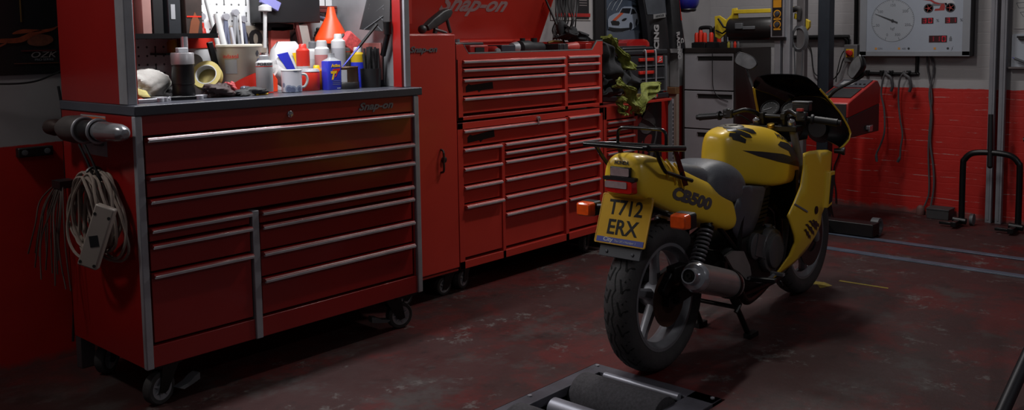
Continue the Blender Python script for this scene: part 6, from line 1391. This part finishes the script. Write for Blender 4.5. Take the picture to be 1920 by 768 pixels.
# ------------------------------------------------------------------ on the pegboard and shelf
PGY = HY1 - .032
sg = thing('number_sign', 'cream sign with large black zeros hanging on pegboard', 'sign', (2.36, PGY, 1.33))
part('plate', G().box(2.285, 2.475, PGY - .012, PGY - .004, 1.32, 1.45), M('cream sign', (160, 148, 134), .5), sg, bev=.002)
part('sign_digits', G().text('00', .115, (2.38, PGY - .0125, 1.388), X, Z, .001, bold=.004, width=.15), M('sign black', (24, 22, 24), .5), sg, flat=True)
tr2 = thing('tool_tray', 'wide black tray hanging high on pegboard', 'tray', (2.53, PGY - .1, 1.47))
part('tray', G().box(2.395, 2.73, PGY - .10, PGY - .004, 1.462, 1.585), BLACK, tr2, bev=.004)
solo('saw', G().prism([(0, .0), (.03, -.025), (.16, -.03), (.22, -.022), (.22, .004), (.10, .012), (.01, .012)], (2.40, PGY - .03, 1.452), X, Z, -.008), BLACKM, 'dark saw blade below the black tray on pegboard', 'saw', bev=.002)
solo('red_holder', G().box(2.49, 2.60, PGY - .03, PGY - .004, 1.29, 1.445), M('pinkish red holder', (190, 84, 74), .5), 'pinkish red panel on pegboard below the black tray', 'panel', bev=.004)
solo('grinding_disc', G().lathe((2.665, PGY - .012, 1.37), -Y, [(0, .05), (.004, .055), (.01, .05), (.01, .001)], 24), GREY, 'round grey disc hanging on pegboard right of pinkish panel', 'disc')
# round face of an analogue wall reel / hose
rl2 = thing('hose_coil', 'pale hose coiled on pegboard behind the orange funnel', 'hose', (2.76, PGY - .06, 1.42))
for i in range(3): part('coil', G().torus((2.765, PGY - .012 - .008 * i, 1.40), Y, .105 - .006 * i, .0075, 40, 8), [M('pale hose', (150, 152, 166), .4), WHITE, M('blue grey hose', (110, 112, 140), .4)][i], rl2)
part('hub', G().lathe((2.765, PGY - .01, 1.40), -Y, [(0, .095), (.01, .095), (.012, .08), (.012, .001)], 30), WC, rl2)
solo('spring_clamp', G().box(2.745, 2.80, PGY - .05, PGY - .035, 1.405, 1.44).box(2.735, 2.81, PGY - .055, PGY - .03, 1.395, 1.408), BLACK, 'black clamp in front of the coiled hose', 'clamp', bev=.006)
wl_ = thing('tool_case', 'white and red tool case leaning on the coiled hose', 'tool case', (2.68, 3.74, 1.30))
part('case', G().obox((2.655, 3.755, 1.36), V(.2, 0, -1), Y, V(1, 0, .2), .10, .012, .026), M('off white case', (176, 170, 164), .5), wl_, bev=.004)
part('edge', G().obox((2.622, 3.752, 1.368), V(.2, 0, -1), Y, V(1, 0, .2), .10, .010, .008), M('maroon edge', (96, 40, 38), .5), wl_, bev=.003)
solo('red_clip_rail', G().box(2.735, 2.87, PGY - .05, PGY - .01, 1.515, 1.535).box(2.735, 2.87, PGY - .052, PGY - .008, 1.535, 1.548), M('maroon edge', (96, 40, 38), .5), 'dark red clip rail on pegboard above the orange funnel', 'rail', bev=.003)
fu = thing('funnel', 'large orange funnel standing upside down behind the spray cans', 'funnel', (2.80, 3.72, BZ))
part('cone', G().lathe((2.78, 3.71, 1.36), V(.0, 0, 1), [(0, .083), (.005, .085), (.03, .082), (.13, .028), (.18, .016), (.18, .001)], 32), M('orange funnel', (225, 70, 22), .4, var=.05), fu)
part('stand', G().lathe((2.78, 3.71, BZ), Z, [(0, .042), (.212, .042), (.212, .001)], 20), M('off white case', (176, 170, 164), .5), fu)
solo('red_sponge', G().obox((2.80, 3.585, 1.36), V(.8, 0, -.6), Y, V(.6, 0, .8), .05, .02, .042), M('speckled red cloth', (190, 70, 70), .8, var=.35, scale=80), 'speckled red cloth tilted above the yellow spray can', 'cloth', bev=.01)
solo('pink_panel', G().obox((2.862, 3.50, 1.27), Y, Z, X, .07, .09, .006), M('dull pink panel', (150, 90, 86), .5), 'dull pink panel against the right hutch wall', 'panel', bev=.003)
# black mesh rack at the right wall
mr = thing('mesh_rack', 'black wire mesh rack with tools hung at upper right of hutch', 'rack', (2.84, 3.42, 1.4))
q0, q1, q2, q3 = V(2.775, 3.47, 1.425), V(2.855, 3.36, 1.412), V(2.857, 3.34, 1.72), V(2.852, 3.44, 1.72)
part('rack_panel', G().loft([[q0, q1, q1 + V(.004, .02, 0), q0 + V(.004, .02, 0)], [q3, q2, q2 + V(.004, .02, 0), q3 + V(.004, .02, 0)]]), BLACK, mr)
ms = G()
for i in range(6):
    for s_ in (0, 1):
        a = q0.lerp(q1, .1).lerp(q3.lerp(q2, .1), i / 6); b = q0.lerp(q1, .75).lerp(q3.lerp(q2, .75), min(1, (i + 1.4) / 6)); a2 = q0.lerp(q1, .75).lerp(q3.lerp(q2, .75), i / 6); b2_ = q0.lerp(q1, .1).lerp(q3.lerp(q2, .1), min(1, (i + 1.4) / 6))
        e, f_ = (a, b) if s_ else (a2, b2_)
        ms.tube([e + V(-.004, -.003, 0), f_ + V(-.004, -.003, 0)], .0018, 5)
part('wire', ms, GREY, mr)
solo('tyre_lever', G().cyl((2.84, 3.355, 1.40), (2.845, 3.40, 1.30), .014, n=10).cyl((2.84, 3.355, 1.40), (2.835, 3.35, 1.46), .02, n=10), BLACKM, 'dark lever hanging under the black mesh rack', 'lever')
# hanging hand tools on the white board, faint against the light
for i, (x_, z_, h_, m_, lab) in enumerate(((2.06, 1.50, .10, LGREY, 'steel shears'), (2.10, 1.53, .09, M('pale red grip', (190, 110, 100), .5), 'red gripped cutters'), (2.14, 1.48, .12, LGREY, 'grey pliers'), (2.20, 1.47, .16, WC, 'white file'), (2.26, 1.48, .15, M('blue grey handle', (110, 116, 140), .5), 'blue grey wrench'), (2.31, 1.50, .14, LGREY, 'silver wrench'), (2.35, 1.47, .12, M('blue grey handle', (110, 116, 140), .5), 'blue grey bar'))):
    t = thing('hand_tool', '%s hanging on pegboard above the pail' % lab, 'hand tool', (x_, PGY - .02, z_ - h_), group='hand tools on the pegboard')
    part('handle', G().cyl((x_ - .012, PGY - .018, z_ - h_), (x_, PGY - .018, z_), .009, n=8).cyl((x_ + .016, PGY - .018, z_ - h_), (x_ + .002, PGY - .018, z_), .007, n=8), m_, t)
    part('jaw', G().lathe((x_, PGY - .03, z_ + .01), Y, [(0, .016), (.02, .016), (.02, .001)], 10), STEEL, t)
solo('bottle_brush', G().lathe((2.40, 3.70, 1.545), V(-.05, 0, -1), [(0, .012), (.01, .03), (.03, .03), (.035, .009), (.20, .008), (.20, .001)], 16), WHITE, 'white long necked brush hanging upside down above the pail', 'brush')
solo('blue_scraper', G().obox((2.44, 3.72, 1.555), V(.9, 0, -.42), Y, V(.42, 0, .9), .05, .012, .022), M('blue white scraper', (130, 130, 190), .4), 'blue and white scraper at the top left of black tray', 'scraper', bev=.003)
# folders on the shelf
FL = [(1.60, 1.675, M('white sack', (190, 190, 192), .6), 'white paper sack standing at the left of the black shelf'), (1.725, 1.765, M('pinkish folder', (150, 112, 106), .5), 'pinkish grey folder on the black shelf'), (1.77, 1.815, M('black folder', (18, 18, 20), .45), 'plain black folder on the black shelf, between pinkish and labelled ones'),
      (1.835, 1.89, M('charcoal folder', (32, 35, 40), .45), 'charcoal folder with white spine label on the black shelf'), (1.91, 1.985, M('dark picture box', (46, 34, 30), .5, var=.3, scale=20), 'dark box with red and brown print at the right of the black shelf')]
for i, (x0, x1, m_, lab) in enumerate(FL):
    t = thing('sack' if i == 0 else ('folder' if i < 4 else 'carton'), lab, 'sack' if i == 0 else ('folder' if i < 4 else 'box'), ((x0 + x1) / 2, 3.65, 1.404))
    if i == 0:
        part('bag', G().loft([[V(1.655 + p[0] * k, 3.62 + p[1], z) for p in rrect(.055, .05, .02, 4)] for z, k in ((1.405, .85), (1.45, 1), (1.55, .95), (1.66, .8), (1.70, .6))]), m_, t)
        part('yellow_print', G().prism([(-.045, .02), (.02, .0), (.03, .035), (-.045, .05)], (1.655, 3.567, 1.41), X, Z, .001), YEL, t)
    else:
        b_ = part('case', G().box(x0, x1, 3.53, 3.78, 1.405, 1.72), m_, t, bev=.003)
        if i == 3: part('spine_label', G().box(x0 + .012, x0 + .03, 3.5285, 3.53, 1.47, 1.53), LGREY, b_)
        if i == 4:
            part('red_print', G().box(x0 + .005, x1 - .005, 3.5285, 3.53, 1.478, 1.484), RC, b_); part('brown_print', G().prism([(0, 0), (.04, 0), (.05, .05), (.03, .09), (.01, .05)], (x0 + .012, 3.53, 1.41), X, Z, .0012), M('brown print', (110, 60, 36), .5), b_)
solo('round_gauge', G().lathe((1.99, 3.63, 1.29), -Y, [(0, .032), (.012, .036), (.02, .034), (.02, .001)], 22), M('dull bronze dial', (96, 88, 84), .3, .5), 'small round bronze gauge between the shelf and the tub', 'gauge')
solo('small_jar', G().lathe((1.945, 3.72, 1.331), Z, [(0, .022), (.045, .022), (.05, .018), (.055, .018), (.055, .001)], 14), M('amber jar', (150, 104, 30), .3), 'small amber jar under the right end of the black shelf', 'jar')
solo('jar_ledge', G().box(1.90, 1.985, 3.69, PGY, 1.322, 1.331), BLACKM, 'short black ledge under the small amber jar', 'ledge')
solo('dark_drill', G().lathe((1.60, 3.70, 1.19), V(.9, 0, .3), [(0, .03), (.1, .034), (.16, .02), (.2, .012), (.2, .001)], 14), BLACKM, 'dark drill lying against pegboard behind white rag', 'drill')
solo('green_strip', G().box(1.60, 1.655, PGY - .006, PGY - .002, 1.29, 1.392), M('pale green strip', (140, 146, 96), .6), 'pale yellow green strip on pegboard under the shelf', 'strip')
# ------------------------------------------------------------------ on the side panel of the cabinet: polisher in a holder, extension lead
SXX = AX0
ps = thing('air_polisher', 'grey power tool with polished nose in a holder on cabinet side', 'power tool', (1.44, 3.5, 1.04))
aa, bb = V(1.448, 3.76, 1.05), V(1.472, 3.185, 1.056); d = (bb - aa).normalized()
part('nose', G().lathe(aa + d * .37, d, [(0, .030), (.02, .036), (.06, .038), (.10, .034), (.17, .032), (.195, .026), (.208, .015), (.21, .001)], 22), CHROME, ps)
part('collar', G().lathe(aa + d * .28, d, [(0, .034), (.01, .04), (.09, .04), (.1, .033)], 22), BLACK, ps)
part('motor_body', G().lathe(aa + d * .08, d, [(0, .02), (.02, .036), (.06, .05), (.14, .054), (.19, .044), (.20, .03)], 22), M('grimy grey casing', (92, 86, 86), .5, .3, var=.2), ps)
part('tail_end', G().lathe(aa - d * .02, d, [(0, .001), (0, .03), (.05, .034), (.07, .022), (.11, .02)], 18), M('brown tail end', (66, 52, 50), .45, .4), ps)
for t_, r_ in ((.27, .046), (.38, .043)): part('holder_ring', G().torus(aa + d * t_, d, r_, .0055, 28, 8), STEEL, ps)
part('bracket', G().box(1.45, AX0, 3.49, 3.53, 1.0, 1.012).box(1.51, AX0, 3.48, 3.54, .985, 1.05), GREY, ps, bev=.004)
for y_ in (3.50, 3.45): part('hanging_cord', G().tube(cr([(1.44, y_, 1.0), (1.452, y_ - .03, .94), (1.462, y_ - .05, .89), (1.468, y_ - .055, .865)], 5), .005, 6), BLACK, ps)
ex = thing('extension_lead', 'coiled off-white extension lead with socket block hung on cabinet side', 'extension lead', (1.47, 3.44, .87))
rnd = random.Random(12); LD = M('grimy white flex', (150, 134, 124), .6, var=.12)
for i in range(19):
    w_ = rnd.uniform(.12, .20); h_ = rnd.uniform(.13, .165); cy_ = 3.435 + rnd.uniform(-.03, .03); zt_ = .895 + rnd.uniform(-.02, .01); x_ = 1.470 + rnd.uniform(-.055, .035); tw = rnd.uniform(-.04, .04)
    pts = []
    for k in range(14):
        a = 2 * PI * k / 14; pts.append((x_ + .010 * math.sin(a * 2 + i), cy_ + w_ * math.sin(a) * (.62 + .38 * (1 - math.cos(a)) / 2) + tw * math.cos(a) + rnd.uniform(-.008, .008), zt_ - h_ + h_ * math.cos(a) + rnd.uniform(-.006, .006)))
    part('flex_loop', G().tube(cr(pts, 4, True), .0058, 6, closed=True), LD, ex)
part('tie', G().torus((1.465, 3.44, .882), Y, .032, .006, 20, 6), BLACK, ex)
sv = (Z + V(.67, -.74, 0) * .36).normalized(); nn = V(-.74, -.67, .12); nn = (nn - sv * nn.dot(sv)).normalized(); su = sv.cross(nn); sc_ = V(1.375, 3.23, .695)
sb = part('socket_block', G().obox(sc_, su, sv, su.cross(sv), .036, .115, .016), M('off white socket block', (168, 156, 148), .45, var=.06), ex, bev=.006)
part('socket_label', G().obox(sc_ + nn * .0165 - sv * .015, su + sv * .5, sv - su * .5, nn, .016, .020, .0006), BLACK, sb)
for a, b in ((-.026, -.1), (.026, -.1), (-.026, .08), (.026, .08)): part('screw', G().lathe(sc_ + su * a + sv * b + nn * .0155, nn, [(0, .006), (.0015, .006), (.0015, .001)], 10), DARK, sb)
fr2 = thing('loose_wires', 'splayed bunch of thin dark wires hanging behind the coiled lead', 'wires', (1.45, 3.85, .6))
part('clip', G().box(1.462, AX0, 3.755, 3.835, .80, .83), BLACK, fr2)
for i in range(14):
    e_ = V(1.44 + rnd.uniform(-.04, .03), 3.70 + .022 * i + rnd.uniform(-.02, .02), .42 + .006 * i + rnd.uniform(-.03, .05))
    st_ = V(1.475, 3.76 + .005 * i, .815); m1 = st_.lerp(e_, .35) + V(-.01, rnd.uniform(-.02, .03), .03); m2 = st_.lerp(e_, .7) + V(-.01, rnd.uniform(-.02, .03), .035)
    part('wire', G().tube(cr([st_, m1, m2, e_], 5), .0032, 5), M('brown wire', (92, 76, 70), .6), fr2)
